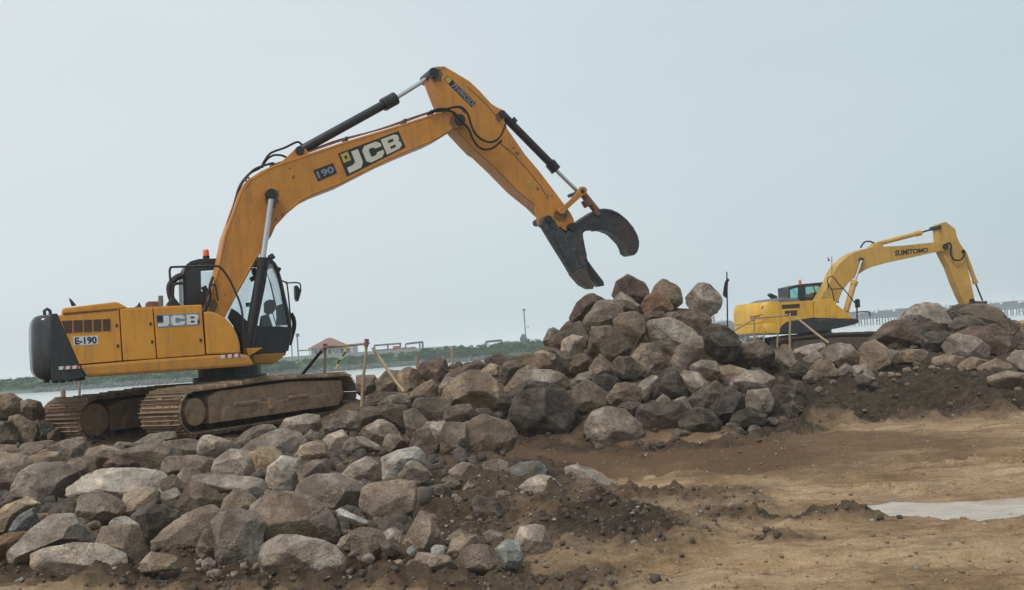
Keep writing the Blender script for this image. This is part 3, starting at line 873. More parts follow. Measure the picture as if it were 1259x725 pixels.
# undercarriage and slew ring (in the upper's axes, round so heading does not matter)
mb = MB()
def vcyl(mb, cu, cw, r, v0, v1, seg=28):
    return mb.tube([(cu, cw, v0), (cu, cw, v1)], r, seg)
vcyl(mb, 0, 0, .72, 1.0, 1.30); vcyl(mb, 0, 0, .62, 1.28, 1.5)
mb.box((-.5, -.5, .72), (.5, .5, 1.06))
mb.build('slew_ring', MAT['black'], exc, 0.01)

def P1(pts, w=NS): return J.uvs(pts, w)
def part(name, pts, mat, w0, w1, bevel=0.015, wref=None, parent=None, **kw):
    q = J.uvs(pts, NS if wref is None else wref)
    return MB().prism(q, w0, w1).build(name, MAT[mat] if isinstance(mat, str) else mat, parent or exc, bevel, **kw)

# ---- counterweight: rounded plan, extruded upwards, tucked in at the foot
uR, vT = J.uv(62, 386, NS); _, vB = J.uv(62, 466, NS)
uL = uR - 0.33
def cw_ring(v, k, uin):
    # plan outline: straight near and far sides, rounded rear corners and a bowed rear
    pts = []
    r_ = .31 * k
    u_rear = uR - (uR - uL) * k
    w_n, w_f = NS + .02 + (1 - k) * .35, 1.42 - (1 - k) * .35
    pts.append((uin, w_n)); 
    for a in np.linspace(0, 90, 8):
        a = math.radians(a); pts.append((u_rear + r_ - r_ * math.sin(a), w_n + r_ - r_ * math.cos(a)))
    for t_ in np.linspace(.1, .9, 9):
        w_ = w_n + r_ + (w_f - w_n - 2 * r_) * t_; pts.append((u_rear - .07 * math.sin(math.pi * t_), w_))
    for a in np.linspace(90, 0, 8):
        a = math.radians(a); pts.append((u_rear + r_ - r_ * math.sin(a), w_f - r_ + r_ * math.cos(a)))
    pts.append((uin, w_f))
    return [(u, w, v) for u, w in pts]
lv = [(vB - .02, .42), (vB + .0, .60), (vB + .05, .80), (vB + .12, .94), (vB + .21, 1.0), (vB + .6, 1.03), (vT - .22, 1.0), (vT - .09, .93), (vT - .03, .82), (vT, .64)]
rings = [cw_ring(v, k, uR) for v, k in lv]
nv = len(rings[0]); vs = [p for rg in rings for p in rg]; fs = []
for i in range(len(rings) - 1):
    for k in range(nv):
        a, c_ = i * nv + k, i * nv + (k + 1) % nv
        fs.append((a, c_, c_ + nv, a + nv))
fs.append(tuple(range(nv - 1, -1, -1))); fs.append(tuple((len(rings) - 1) * nv + k for k in range(nv)))
cw = MB().add(vs, fs).build('counterweight', MAT['cwgrey'], exc, smooth=True)
# lifting eye and the row of bolts under the tail
mb = MB(); q = [J.p3(x, y, -1.1) for x, y in ((55, 387), (54.5, 382), (58, 379.5), (61.5, 382), (62, 387))]
mb.tube(q, .028, 8).build('lifting_eye', MAT['black'], exc)
mb = MB()
for x, y in ((57, 469), (68, 469.5), (77, 469), (86, 468), (95, 467), (101, 466)):
    u, v = J.uv(x, y, NS + .25); mb.tube([(u, NS + .25, v - .02), (u, NS + .25, v + .12)], .05, 8)
mb.build('belly_bolts', MAT['black'], exc)
# dark side cover, yellow doors, sill, hood
part('side_cover', [(62.6, 385.5), (70.5, 385), (97, 448.5), (105.5, 463.5), (90, 467.5), (62.6, 468.5)], 'dark', NS, NS + .5, .02)
part('engine_door', [(71.3, 387.5), (146.2, 380.6), (150, 443.3), (97.6, 447.8)], 'jyellow', NS, NS + .4, .012)
part('pump_door', [(147.4, 380.4), (187.6, 378.3), (192.3, 440.6), (151.4, 443.1)], 'jyellow', NS, NS + .4, .012)
part('front_door', [(188.8, 378.2), (247.6, 374.8), (252.4, 435.9), (193.6, 440.4)], 'jyellow', NS, NS + .4, .012)
part('corner_panel', [(250.5, 383.4), (258, 382.6), (268.5, 386), (277, 390.5), (283.5, 397), (288.5, 404.5), (292.4, 413), (295, 423), (295.6, 434), (254, 435.8)], 'jyellow', NS, NS + .55, .03)
part('sill_beam', [(97.8, 448.8), (180, 441.9), (253, 436.7), (296, 434.9), (306, 437), (312.5, 449), (300, 450.5), (210, 456.8), (107, 463.2)], 'sillyellow', NS - .02, NS + .35, .05)
part('deck_frame', [(64, 390), (147, 384), (250, 379), (256, 390), (300, 436), (310, 447), (210, 456), (105, 462), (64, 462)], 'dark', NS + .3, FSD, .02)
part('engine_hood', [(75, 385.8), (76.5, 378.4), (141, 370.6), (145, 370.9), (157.5, 377.6), (147, 380)], 'jyellow', NS + .06, 1.1, .03)
part('hood_top', [(147.5, 380.3), (157, 377.8), (246, 374.2), (249, 374.6), (249, 381), (149, 386)], 'sillyellow', NS + .05, 1.1, .01)
mb = MB()
for i in range(26):
    x = 79 + i * 2.55; y = 386.6 - i * .235
    q = J.uvs([(x, y - 1.9), (x + 1.3, y - 2.0), (x + 1.3, y + 1.2), (x, y + 1.3)], NS)
    mb.prism(q, NS - .004, NS + .02)
mb.build('vent_slot_row', MAT['grille'], exc)
for i in range(5):
    xa = [75.5, 90.2, 103, 114.6, 126.2][i]; xb = [88.6, 101.4, 112.8, 124.4, 135.6][i]
    ya = 394.2 - (xa - 76) * .042; yb = 394.2 - (xb - 76) * .042
    da = 409.3 - (xa - 80) * .05; db = 409.3 - (xb - 80) * .05
    x2 = xa + (5.5 if i == 0 else .6)
    g = MB()
    for p_, q_ in (((xa, ya), (xb, yb)), ((x2, da), (xb + .4, db))): pass
    quad = [(xa, ya), (xb, yb), (xb + .4, db), (x2, da)]
    g.prism(J.uvs(quad, NS), NS - .003, NS + .02)
    g = g.build('louvre_grille', MAT['black'], exc)
    for s_ in range(7):
        t0, t1 = (s_ + .25) / 7, (s_ + .62) / 7
        L = lambda t_: (quad[0][0] * (1 - t_) + quad[3][0] * t_, quad[0][1] * (1 - t_) + quad[3][1] * t_)
        Rr = lambda t_: (quad[1][0] * (1 - t_) + quad[2][0] * t_, quad[1][1] * (1 - t_) + quad[2][1] * t_)
        MB().prism(J.uvs([L(t0), Rr(t0), Rr(t1), L(t1)], NS), NS - .014, NS - .004).build('slat', MAT['rust'], g)
# door latches and hinges
mb = MB()
for x, y in ((143.5, 400), (144.8, 425), (185, 398), (187, 420), (244, 395), (246.5, 418)):
    mb.prism(J.uvs([(x - 1.2, y - 2), (x + 1.2, y - 2), (x + 1.2, y + 2), (x - 1.2, y + 2)], NS), NS - .012, NS)
mb.build('door_latches', MAT['black'], exc)
# fleet number plate and logo
decal(J, NS, [(90, 413.8), (120.2, 412.2), (120.8, 423), (90.6, 424.8)], [rectp(0, 0, 1, 1)], .005).build('number_plate', MAT['white'], exc)
text_plate(J, NS - .006, [(91.6, 414.6), (118.6, 413.2), (119.2, 422.2), (92.2, 423.8)], 'E-190', .035).build('number_lettering', MAT['navy'], exc)
LQ = [(191.5, 387.2), (245, 384.3), (246, 399.5), (193, 402.8)]
decal(J, NS, LQ, [rectp(0, 0, 1, 1)], .004).build('logo_plate', MAT['steelblue'], exc)
decal(J, NS - .005, LQ, [rectp(.02, .06, .15, .55)], .003).build('logo_square', MAT['ink'], exc)
decal(J, NS - .005, LQ, [JCB_J, JCB_C, JCB_B], .004).build('logo_letters', MAT['white'], exc)
decal(J, NS - .0095, LQ, [rectp(.79, .28, .88, .42), rectp(.79, .61, .88, .75)], .002).build('logo_counters', MAT['ink'], exc)
# red and white warning tape
for quad, nst in (([(72, 450.5), (97.5, 448.8), (98.5, 452.8), (72.4, 454.6)], 4), ([(271, 436.3), (296, 434.2), (297.4, 438.4), (272, 440.6)], 4)):
    decal(J, NS - .021, quad, [rectp(0, 0, 1, 1)], .003).build('warning_tape', MAT['white'], exc)
    decal(J, NS - .0245, quad, [[(s_, 0), (s_ + .12, 0), (s_ + .06, 1), (s_ - .06, 1)] for s_ in (.24, .56, .88)], .002).build('tape_stripe', MAT['red'], exc)
uu, vv = J.uv(50, 449.5, NS + .1)
mb = MB()
mb.box((uu - .30, NS + .02, vv - .04), (uu - .02, NS + .03, vv + .05)); 
# small boxes on the deck
part('exhaust_stack', [(84.5, 366.5), (87.5, 368), (93.8, 375), (88, 376.5)], 'black', -.5, -.3, .01, wref=-.4)
part('air_cleaner_cap', [(180, 371.8), (183, 370.4), (195, 370.4), (196.5, 372), (196.5, 378), (180, 378.5)], 'rust', -.95, -.55, .03, wref=-.9)
part('filler_cap', [(194.5, 363.5), (200.2, 363.5), (200.6, 378), (194.8, 378)], 'interior', -1.0, -.85, .02, wref=-.9)
part('bonnet_catch', [(164, 378), (169, 375.5), (171.5, 370.8), (173.5, 376), (176, 378.6)], 'black', -.9, -.7, .01, wref=-.9)

# ---- cab (on the far side of the boom)
CN, CF = .42, 1.40
def cabp(pts, w=CN): return J.uvs(pts, w)
mb = MB().prism(cabp([(226.5, 398), (224.5, 338), (227.5, 328), (234, 322.2), (245, 319.6), (244, 326), (247, 332), (248, 398)]), CN, CN + .06)
mb.prism(cabp([(245, 319.8), (266, 319.4), (300, 318), (331, 319.5), (331, 327), (246, 333)]), CN, CN + .05)
mb.prism(cabp([(266.2, 328), (271, 328), (274, 400), (265, 400)]), CN, CN + .05)
mb.prism(cabp([(247, 358), (266, 357), (266, 400), (247, 400)]), CN, CN + .05)
mb.build('cab_side_wall', MAT['dark'], exc, .008)
mb = MB()
roofp = cabp([(226.5, 331), (229.5, 324.5), (235, 320.6), (245, 318), (300, 316.5), (331, 317.5), (337, 323)])
rin = cabp([(337, 327), (331, 323), (300, 321.5), (245, 323), (236, 325.5), (231, 331)])
mb.prism(roofp + rin, CN - .01, CF)
mb.build('cab_roof', MAT['dark'], exc, .01)
MB().prism(cabp([(225.2, 334), (229, 334), (230.5, 398), (226.8, 398)]), CN, CF).build('cab_rear_wall', MAT['dark'], exc, .01)
# pillars
def bar(mb, a, b_, w, r, seg=8, w2=None):
    mb.tube([J.p3(a[0], a[1], w), J.p3(b_[0], b_[1], w2 if w2 is not None else w)], r, seg)
mb = MB()
for w_ in (CN + .04, CF - .04):
    q = [J.p3(x, y, CN) for x, y in ((333, 320), (339, 327), (344.5, 344), (350, 368), (355, 391), (356.6, 408), (352.5, 431))]
    q = [(a, w_, c_) for a, _, c_ in q]
    mb.tube(spline(q, 4), .045, 8)
mb.build('front_pillar', MAT['dark'], exc)
mb = MB()
mb.prism(cabp([(322, 402), (342, 400.6), (355.5, 402), (356.4, 409), (352, 433), (321.5, 434), (318, 418)]), CN, CN + .06)
mb.prism(cabp([(279.5, 390), (284, 379), (292, 384), (303, 395), (322, 402.5), (321, 434.5), (298, 434), (294, 410)]), CN - .1, CN + .06)
mb.prism(cabp([(228, 396), (322, 401), (356.4, 409), (352, 433), (230, 436)]), CF - .06, CF)
mb.build('cab_lower_wall', MAT['dark'], exc, .01)
MB().prism(cabp([(228, 432), (352, 432), (351, 437), (228, 438)]), CN, CF).build('cab_floor', MAT['black'], exc, .01)
# glazing, each pane its own piece
def pane(pts, w, t=.012): MB().prism(cabp(pts), w, w + t).build('cab_window', MAT['glass'], exc)
pane([(247.5, 333.5), (266, 332), (266, 357.5), (247.5, 358)], CN + .02)
pane([(274.5, 328), (320, 325.5), (318, 401), (300, 394), (284, 379), (275.5, 385)], CN + .02)
pane([(324, 325.5), (336, 326.5), (341.5, 343), (347, 368), (352.5, 391), (353.5, 401), (342, 400), (322, 401.5)], CN + .02)
pane([(232, 330), (330, 325), (341, 343), (352.5, 392), (353.5, 408), (320, 401), (232, 396)], CF - .03)
fr_ = [J.uv(x, y, CN) for x, y in ((336.5, 325), (343, 344), (348.6, 368), (353.6, 391), (355, 408))]
mb = MB(); vs = []
for u, v in fr_: vs += [(u, CN + .06, v), (u, (CN + CF) / 2, v), (u, CF - .06, v)]
vs = [(u + (.05 if i % 3 == 1 else 0), w, v) for i, (u, w, v) in enumerate(vs)]
mb.add(vs, [(3 * i + k, 3 * i + k + 1, 3 * i + k + 4, 3 * i + k + 3) for i in range(4) for k in (0, 1)])
mb.build('windscreen', MAT['glass'], exc)
# seat and levers seen through the glass
mb = MB()
sx = lambda pts: J.uvs(pts, .9)
mb.prism(sx([(325, 372), (329, 368.5), (335, 369), (337, 374), (336, 383), (331, 387), (325.5, 384)]), .72, 1.02)
mb.prism(sx([(322, 388), (328, 386), (333, 400), (334, 416), (324, 417), (320, 402)]), .68, 1.1)
mb.prism(sx([(318, 414), (340, 413), (341, 419), (318, 420)]), .66, 1.12)
mb.build('driver_seat', MAT['seatfabric'], exc, .03)
mb = MB()
mb.prism(sx([(341.5, 376), (346, 373.5), (348.5, 380), (350.5, 391), (350.8, 399), (341.5, 400), (342.5, 388)]), .6, 1.15)
bar(mb, (335, 380), (343, 379), .8, .015); bar(mb, (335, 384), (340, 401), .8, .012)
mb.prism(sx([(300, 373), (308, 372.5), (308.5, 377.5), (300.5, 378)]), .62, .7)
mb.build('control_console', MAT['seatfabric'], exc, .015)
# beacon
mb = MB(); u, v = J.uv(253.6, 317.5, .7); s1 = J.size(253.6, 317, .7, 1)
mb.tube([(u, .7, v), (u, .7, v + 3 * s1)], 4.1 * s1, 14); b0 = mb.build('beacon_base', MAT['black'], exc)
MB().tube([(u, .7, v + 3 * s1), (u, .7, v + 9.5 * s1), (u, .7, v + 11 * s1)], [3.7 * s1, 3.5 * s1, 2.4 * s1], 16).build('beacon_lens', MAT['orange'], exc, smooth=True)
# mirrors and their arms
mb = MB(); mb.tube(spline([J.p3(x, y, 1.3) for x, y in ((344, 344), (350, 346.5), (353, 350), (356.5, 384), (357.5, 402))], 4), .018, 6)
mb.tube(spline([J.p3(x, y, 1.3) for x, y in ((351, 348), (357, 347.5), (366, 347.5), (369.3, 350), (369.5, 358), (368, 362))], 4), .017, 6)
mb.build('mirror_arm', MAT['black'], exc)
MB().prism(J.uvs([(362.3, 351.5), (364.5, 350.2), (367.2, 352.5), (369.4, 357), (369.2, 363), (367, 370), (364.8, 370.6), (362.9, 366)], 1.3), 1.28, 1.44).build('rear_mirror', MAT['black'], exc, .015)
mb = MB(); mb.tube(spline([J.p3(x, y, 1.3) for x, y in ((357.5, 385), (361, 392), (361.6, 402), (358.5, 414), (356, 424))], 4), [.05] * 17, 8)
mb.build('side_step_bracket', MAT['black'], exc)
mb = MB(); mb.tube([J.p3(340.5, 331, .5), J.p3(344, 333, .5)], .07, 10); mb.tube([J.p3(331, 316.5, .1), J.p3(336, 313.6, .1)], .05, 8)
mb.build('work_lamp', MAT['black'], exc)
# lower cab step, bracket
part('cab_step', [(311.5, 435.2), (351.8, 433.4), (346, 441), (336, 447.5), (311, 447)], 'sillyellow', .35, 1.4, .03, wref=.35)
part('step_bracket', [(300.5, 428.5), (321, 427.4), (311, 434), (303.5, 438.6)], 'jyellow', -.9, -.5, .01, wref=-.7)
# handrail, near side
mb = MB(); hp = [(209.5, 346), (208.6, 333), (210.2, 329), (215, 328), (262, 327), (269, 327.5), (275, 333), (283, 345), (290, 360), (295.5, 374), (298.2, 390), (299.4, 434)]
mb.tube(spline([J.p3(x, y, NS + .25) for x, y in hp], 5), .021, 8); mb.build('handrail', MAT['black'], exc)
mb = MB(); mb.tube(spline([J.p3(x, y, -.5) for x, y in ((252, 384), (255, 362), (261, 350), (265, 352), (268, 370))], 5), .018, 7)
mb.build('grab_rail', MAT['black'], exc); mb = MB()
mb.tube(spline([J.p3(x, y, -1.2) for x, y in ((250.5, 385.5), (262, 385), (271, 388.5), (278, 396))], 5), .03, 7)
mb.build('grab_rail', MAT['rust'], exc)
mb = MB(); mb.tube(spline([J.p3(x, y, 0.2) for x, y in ((225, 338), (216, 342), (209, 351), (209.5, 362), (213, 372), (216, 380))], 5), .065, 8)
mb.tube(spline([J.p3(x, y, 0.1) for x, y in ((226, 348), (217, 348.5), (213, 352), (212, 365), (208, 374))], 5), .03, 8)
mb.build('air_hose', MAT['rubber'], exc)
part('hose_manifold', [(205.5, 373), (211, 366), (216, 368), (221.5, 375.5), (206, 376.5)], 'black', -.1, .4, .01, wref=0)
# junk between the boom foot and the cab
mb = MB(); mb.tube(spline([J.p3(x, y, -.38) for x, y in ((262, 340), (258, 352), (258, 366), (252, 384))], 4), .03, 6)
mb.build('hydraulic_hose', MAT['rubber'], exc); mb = MB()
mb.tube(spline([J.p3(x, y, .1) for x, y in ((250, 352), (256, 364), (254, 376), (249, 384))], 4), .06, 6)
mb.build('hydraulic_hose', MAT['rubber'], exc); mb = MB()
mb.tube([J.p3(310, 334, .2), J.p3(315, 333, .2)], .08, 10); mb.tube([J.p3(308, 344, .2), J.p3(315, 340, .2)], .05, 8)
mb.build('pipe_fitting', MAT['rubber'], exc)

# ---- boom, arm, grapple
BW = .33                                                # half width of the boom
BOOM = [(254, 383), (256, 373), (262.5, 348), (269, 323), (275.6, 290), (280, 277.6), (290, 249.5), (294.6, 236), (299, 227), (306, 219.7), (321, 210), (334, 204),
        (349, 197.8), (379, 188.6), (420, 175), (479.5, 157), (529, 141), (545, 136.5), (556, 137.5), (565, 141), (569, 147), (566, 153.5), (559, 158.5), (542, 169), (531, 174.5), (502.6, 186),
        (471, 200), (420, 226), (389, 238), (372.5, 246), (352.6, 262.7), (339, 277.6), (333.5, 290), (322.5, 306.5), (314, 321.5), (292, 361), (277, 390), (262, 396)]
part('boom', BOOM, 'jboom', -BW, BW, .014, wref=-BW, angle=50)
def flange(name, pts, thick, wref, w0, w1, mat, inset=0.0):
    pass
# the welded edge strips that stand proud on the boom side
def strip(mb, pts, w, r):
    mb.tube([J.p3(x, y, w) for x, y in pts], r, 6)
mb = MB(); strip(mb, [(258, 373), (264.5, 348), (271, 323), (277.6, 290), (282, 278), (292, 250), (297, 236), (308, 221.5), (334, 206), (379, 190.6), (420, 177), (479.5, 159), (529, 143)], -BW, .011)
strip(mb, [(290, 360), (312, 321), (331.5, 290), (337, 277), (351, 261.5), (371.5, 244.5), (388, 236.5), (419, 224.5), (470, 198.3), (502, 184.3), (530, 173)], -BW, .011)
mb.build('boom_weld', MAT['jboom'], exc, smooth=True)
part('boom_lug', [(345, 199.5), (362, 184), (369, 181), (376, 183), (381, 189.5), (378, 191)], 'jboom', -.20, .20, .01, wref=-.2)
part('boom_nose_plate', [(529, 142.5), (545, 138), (556, 139), (564, 142.5), (567, 147.5), (565, 152), (558, 157), (542, 167.5), (531, 173)], 'jboom', -BW - .03, -BW, .008, wref=-BW)
J1 = J.size
def pinhead(name, x, y, rpx, w0, w1, mat='black'):
    u, v = J.uv(x, y, w0); return MB().disc((u, v), J1(x, y, w0, rpx), w0, w1, 20).build(name, MAT[mat], exc, .01)
def stain(x, y, rx, ry, w, name='grease_stain', mat='grease'):
    q = random.Random(int(x * 7 + y)); pts = []
    for a in np.linspace(0, 2 * math.pi * 15 / 16, 16):
        k = q.uniform(.7, 1.15); pts.append((x + rx * k * math.cos(a), y + ry * k * math.sin(a)))
    MB().prism(J.uvs(pts, w), w - .0015, w).build(name, MAT[mat], exc)
MAT['grease'] = worn('greasy_dark_paint', (0.20, 0.085, 0.022), (0.05, 0.03, 0.02), 0.8, 0.35, scale=5, streak=True)
stain(335, 244, 9, 13, -BW - .0015); stain(561, 149, 10, 8, -BW - .0325); stain(262, 376, 6, 9, -BW - .0015)
pinhead('boom_cylinder_pin', 334, 238, 6.6, -BW - .16, BW + .16)
pinhead('arm_pin', 566, 146.5, 7.0, -BW - .07, BW + .07)
# boom side lettering
D1 = [(415.6, 188.6), (490, 160.7), (498.6, 180.8), (426.5, 216.8)]
def dcl(quad, polys, w, t, name, mat): decal(J, w, quad, polys, t).build(name, MAT[mat], exc)
WB = -BW - .002
dcl(D1, [rectp(0, 0, 1, 1)], WB, .004, 'boom_logo_plate', 'ink')
dcl(D1, [[(.20, .12), (.31, .12), (.31, .74), (.255, .93), (.05, .93), (.05, .68), (.145, .68), (.20, .6)],
         [(x * .95 + .04, y) for x, y in JCB_C], [(x * .97 + .015, y) for x, y in JCB_B]], WB - .005, .004, 'boom_logo_letters', 'cream')
dcl(D1, [rectp(.785, .28, .87, .42), rectp(.785, .61, .87, .75)], WB - .0095, .002, 'boom_logo_counters', 'ink')
dcl(D1, [rectp(.03, .07, .15, .45)], WB - .005, .003, 'boom_logo_square', 'logoyellow')
dcl(D1, [rectp(.07, .19, .115, .33)], WB - .0085, .002, 'boom_logo_dot', 'ink')
D2 = [(385, 209.2), (409.5, 200.2), (414.4, 212.4), (391, 223)]
dcl(D2, [rectp(0, 0, 1, 1)], WB, .004, 'boom_number_plate', 'ink')
text_plate(J, WB - .005, [(388.5, 211), (408.6, 203.4), (411.6, 211.4), (392, 219.6)], '190', .03).build('boom_number_lettering', MAT['steelblue'], exc)
D4 = [(492.5, 158.8), (521, 147.5), (525, 166), (500.5, 178)]
# small rust spots and chips
r_ = random.Random(4)
mb = MB()
for x, y, s_ in ((356.5, 206.5, 1.5), (360.5, 218, 2.2), (362, 216, 1.2), (307.5, 273, 1.3), (339.5, 269.5, 1.8), (348, 264, 2.6), (276.5, 362.5, 1.6), (267.5, 380, 1.3), (302, 221, 2.6), (305, 218.5, 2)):
    pts = [(x + s_ * r_.uniform(.6, 1.2) * math.cos(a), y + s_ * r_.uniform(.6, 1.2) * math.sin(a)) for a in np.linspace(0, 5.4, 7)]
    MB().prism(J.uvs(pts, WB), WB - .002, WB).build('rust_spot', MAT['rust'], exc)
# boom cylinders (both sides of the boom)
for w in (-BW - .10, BW + .10):
    mb = MB(); mb.tube([J.p3(333.8, 241, w), J.p3(322.6, 320, w)], J1(330, 280, w, 3.6), 14); mb.build('boom_cylinder_rod', MAT['chrome'], exc, smooth=True)
    mb = MB(); a = J.p3(323.2, 317, w); a2 = J.p3(322.2, 329, w); c_ = J.p3(304.5, 428, w)
    s1 = J1(320, 330, w, 1)
    mb.tube([a, a2], 7.4 * s1, 16); mb.tube([a2, c_], 6.3 * s1, 16); mb.build('boom_cylinder_barrel', MAT['black'], exc, smooth=True)
mb = MB(); mb.tube([J.p3(322, 322, -BW - .1), J.p3(331, 318, -BW - .1), J.p3(337, 314.5, -BW - .1)], .05, 8)
mb.tube([J.p3(329, 322, -BW - .1), J.p3(326, 345, -BW - .12), J.p3(315, 400, -BW - .12)], .022, 6)
mb.build('cylinder_pipe', MAT['black'], exc)
# arm cylinder on top of the boom
s1 = J1(430, 150, 0, 1)
mb = MB(); a, b_, c_, d_, e_ = [J.p3(x, y, 0) for x, y in ((368, 185.5), (372, 183.5), (471, 129), (486.5, 120.5), (532.5, 92))]
mb.tube([a, b_, c_], [4 * s1, 5.6 * s1, 5.6 * s1], 16); mb.tube([c_, d_], 8.2 * s1, 16)
mb.tube([J.p3(476, 134.5, 0), J.p3(480, 118, 0)], 2.2 * s1, 6)
mb.build('arm_cylinder_barrel', MAT['black'], exc, smooth=True)
MB().tube([d_, e_], 2.9 * s1, 14).build('arm_cylinder_rod', MAT['chrome'], exc, smooth=True)
pinhead('arm_cylinder_foot_pin', 369, 184.5, 5.5, -.24, .24)
# arm
AW = .235
ARM = [(529.3, 95), (530, 87), (532.5, 82.8), (538, 81.2), (547, 81.4), (560, 89), (578, 100), (589.5, 111), (604, 127), (611, 131.5), (617.6, 134.3), (620.5, 139), (620, 148), (624.5, 159),
       (646, 190), (662.6, 209.6), (679, 231), (693, 250), (702, 262), (706, 270.5), (705.5, 278), (700, 284), (694, 283), (688, 278), (680, 271), (668, 262), (659, 253), (634.5, 233),
       (610, 208), (590, 189), (584, 185.5), (572, 173), (560, 160), (548, 140), (541.5, 126), (535, 110)]
part('arm', ARM, 'jboom', -AW, AW, .012, wref=-AW, angle=50)
part('arm_lug', [(657, 250), (668, 258), (692, 276), (684, 281), (676, 276), (669, 279), (662, 276.5)], 'jboom', -AW - .012, -AW + .06, .008, wref=-AW)
mb = MB(); strip(mb, [(575, 107), (596, 126), (609, 141), (617, 154)], -AW, .012); strip(mb, [(614, 175), (630, 188), (650, 210), (664, 228), (674, 244)], -AW, .012)
strip(mb, [(563, 162.5), (574, 174), (587, 187), (612, 209), (636, 234), (661, 254.5), (690, 276)], -AW, .010)
mb.build('arm_weld', MAT['rust'], exc, smooth=True)
mb = MB()
for x, y, s_ in ((623, 183, 1.6), (636, 188, 2.4), (674, 240, 1.5), (679, 241, 1.4), (631, 181.5, 1.4), (540, 86, 2.6), (544, 84, 1.8), (661, 232, 2)):
    pts = [(x + s_ * r_.uniform(.6, 1.3) * math.cos(a), y + s_ * r_.uniform(.6, 1.2) * math.sin(a)) for a in np.linspace(0, 5.4, 7)]
    MB().prism(J.uvs(pts, -AW), -AW - .003, -AW).build('rust_spot', MAT['rust'], exc)
stain(538, 93, 7, 9, -AW - .0015); stain(690, 264, 9, 9, -AW - .0155); stain(614, 143, 5, 7, -AW - .0015)
pinhead('arm_cylinder_head_pin', 534, 89, 6.6, -AW - .09, AW + .09)
WA = -AW - .002
D3 = [(550.3, 92.2), (585.5, 127), (580.5, 132.3), (545.7, 97.5)]
dcl(D3, [rectp(0, 0, 1, 1)], WA, .003, 'arm_label_plate', 'ink')
dcl(D3, [rectp(.02, .08, .16, .9)], WA - .004, .002, 'arm_label_square', 'logoyellow')
text_plate(J, WA - .004, [(558.7, 101.3), (585, 127.4), (580.8, 131.5), (554.5, 105.4)], '7N9IODI', .02).build('arm_label_lettering', MAT['steelblue'], exc)
text_plate(J, WA - .004, [(650, 218.5), (660.5, 226), (657, 232), (647, 224)], 'A2', .03).build('arm_paint_mark', MAT['logoyellow'], exc)
# bucket cylinder and its linkage
s1 = J1(660, 190, 0, 1)
mb = MB(); a, b_, c_, d_ = [J.p3(x, y, 0) for x, y in ((619, 142), (676, 200), (683.5, 209), (712, 237))]
mb.tube([a, b_], 5.0 * s1, 16); mb.tube([b_, c_], 7.0 * s1, 16); mb.tube([J.p3(628, 147, 0), J.p3(632, 152, 0)], 6.0 * s1, 10); mb.build('bucket_cylinder_barrel', MAT['black'], exc, smooth=True)
MB().tube([c_, d_], 2.6 * s1, 12).build('bucket_cylinder_rod', MAT['chrome'], exc, smooth=True)
pinhead('bucket_cylinder_pin', 618.5, 139.5, 4.6, -.28, .28)
for w in (-AW - .06, AW + .06):
    mb = MB()
    L1 = J.uvs([(713, 229.5), (718.5, 229.5), (721.5, 233), (720.5, 238), (716, 240.5), (706, 249), (696.5, 258), (694, 262.5), (689, 263.5), (685.5, 260), (687, 255.5), (692, 253.5), (700, 246), (708.5, 237)], w)
    mb.prism(L1, w - .03, w + .03); mb.build('tipping_lever', MAT['jboom'], exc, .012)
mb = MB(); mb.tube([J.p3(715, 236, 0), J.p3(735, 261, 0)], 4.6 * s1, 12); mb.tube([J.p3(719, 246, 0), J.p3(723, 253, 0)], 5.8 * s1, 8)
mb.build('push_link', MAT['rust'], exc)
pinhead('lever_pin', 717, 234.5, 2.4, -AW - .12, AW + .12); pinhead('lever_foot_pin', 690.5, 259, 4.6, -AW - .05, AW + .05, 'rust')
# grapple: fixed lower jaw of two fingers, and the hooked upper jaw
G = empty('grapple', (0, 0, 0)); G.parent = exc
LOWN = [(668, 279), (664, 277), (669, 266), (676, 265), (682, 270), (687, 279), (698, 288), (706, 276), (716, 284), (717.5, 292), (719.5, 303), (722, 314), (721, 322), (723, 334), (727, 346), (730.5, 351), (729.5, 355), (724, 354.8), (715, 350), (704, 338), (692, 318), (680, 299)]
LOWF = [(690, 284), (706, 274.5), (717, 285), (718, 303), (723, 320), (733, 334), (742, 345.5), (743.3, 351), (736.5, 352.3), (728, 345), (716, 330), (704, 310)]
def gpart(name, pts, mat, w0, w1, wref, bevel=.02): return MB().prism(J.uvs(pts, wref), w0, w1).build(name, MAT[mat], G, bevel, segs=2, angle=30)
gpart('lower_finger', LOWN, 'claw', -.36, -.20, -.36)
gpart('lower_finger', LOWF, 'claw', .14, .30, .14)
gpart('jaw_body', [(670, 270), (676, 265.5), (683, 270), (688, 280), (698, 288.5), (707, 276), (716, 284), (717, 292), (719.5, 305), (721, 316), (712, 322), (700, 318), (688, 302), (676, 282)], 'claw', -.2, .14, -.2)
gpart('finger_tip', [(703, 336.5), (712, 330), (717, 329), (723, 334), (727, 346), (730.5, 351), (729.5, 355), (724, 354.8), (715, 350)], 'clawtip', -.375, -.19, -.375, .01)
gpart('finger_tip', [(722, 320), (733, 334), (742, 345.5), (743.3, 351), (736.5, 352.3), (728, 345), (718, 333)], 'clawtip', .13, .31, .13, .01)
gpart('hook_tip', [(762, 262), (771, 269.5), (779, 279), (784.3, 289), (786.3, 297), (785.9, 304), (783.8, 310), (780, 313.7), (776, 313.5), (771.8, 310.7), (770.3, 305), (767.3, 299), (763.8, 295), (757, 288.4), (757, 275)], 'clawtip', -.18, .18, -.18, .02)
gpart('finger_rib', [(700, 300), (712, 298), (718, 314), (730, 334), (741, 348), (736, 349), (722, 334), (708, 318)], 'claw', .0, .08, 0)
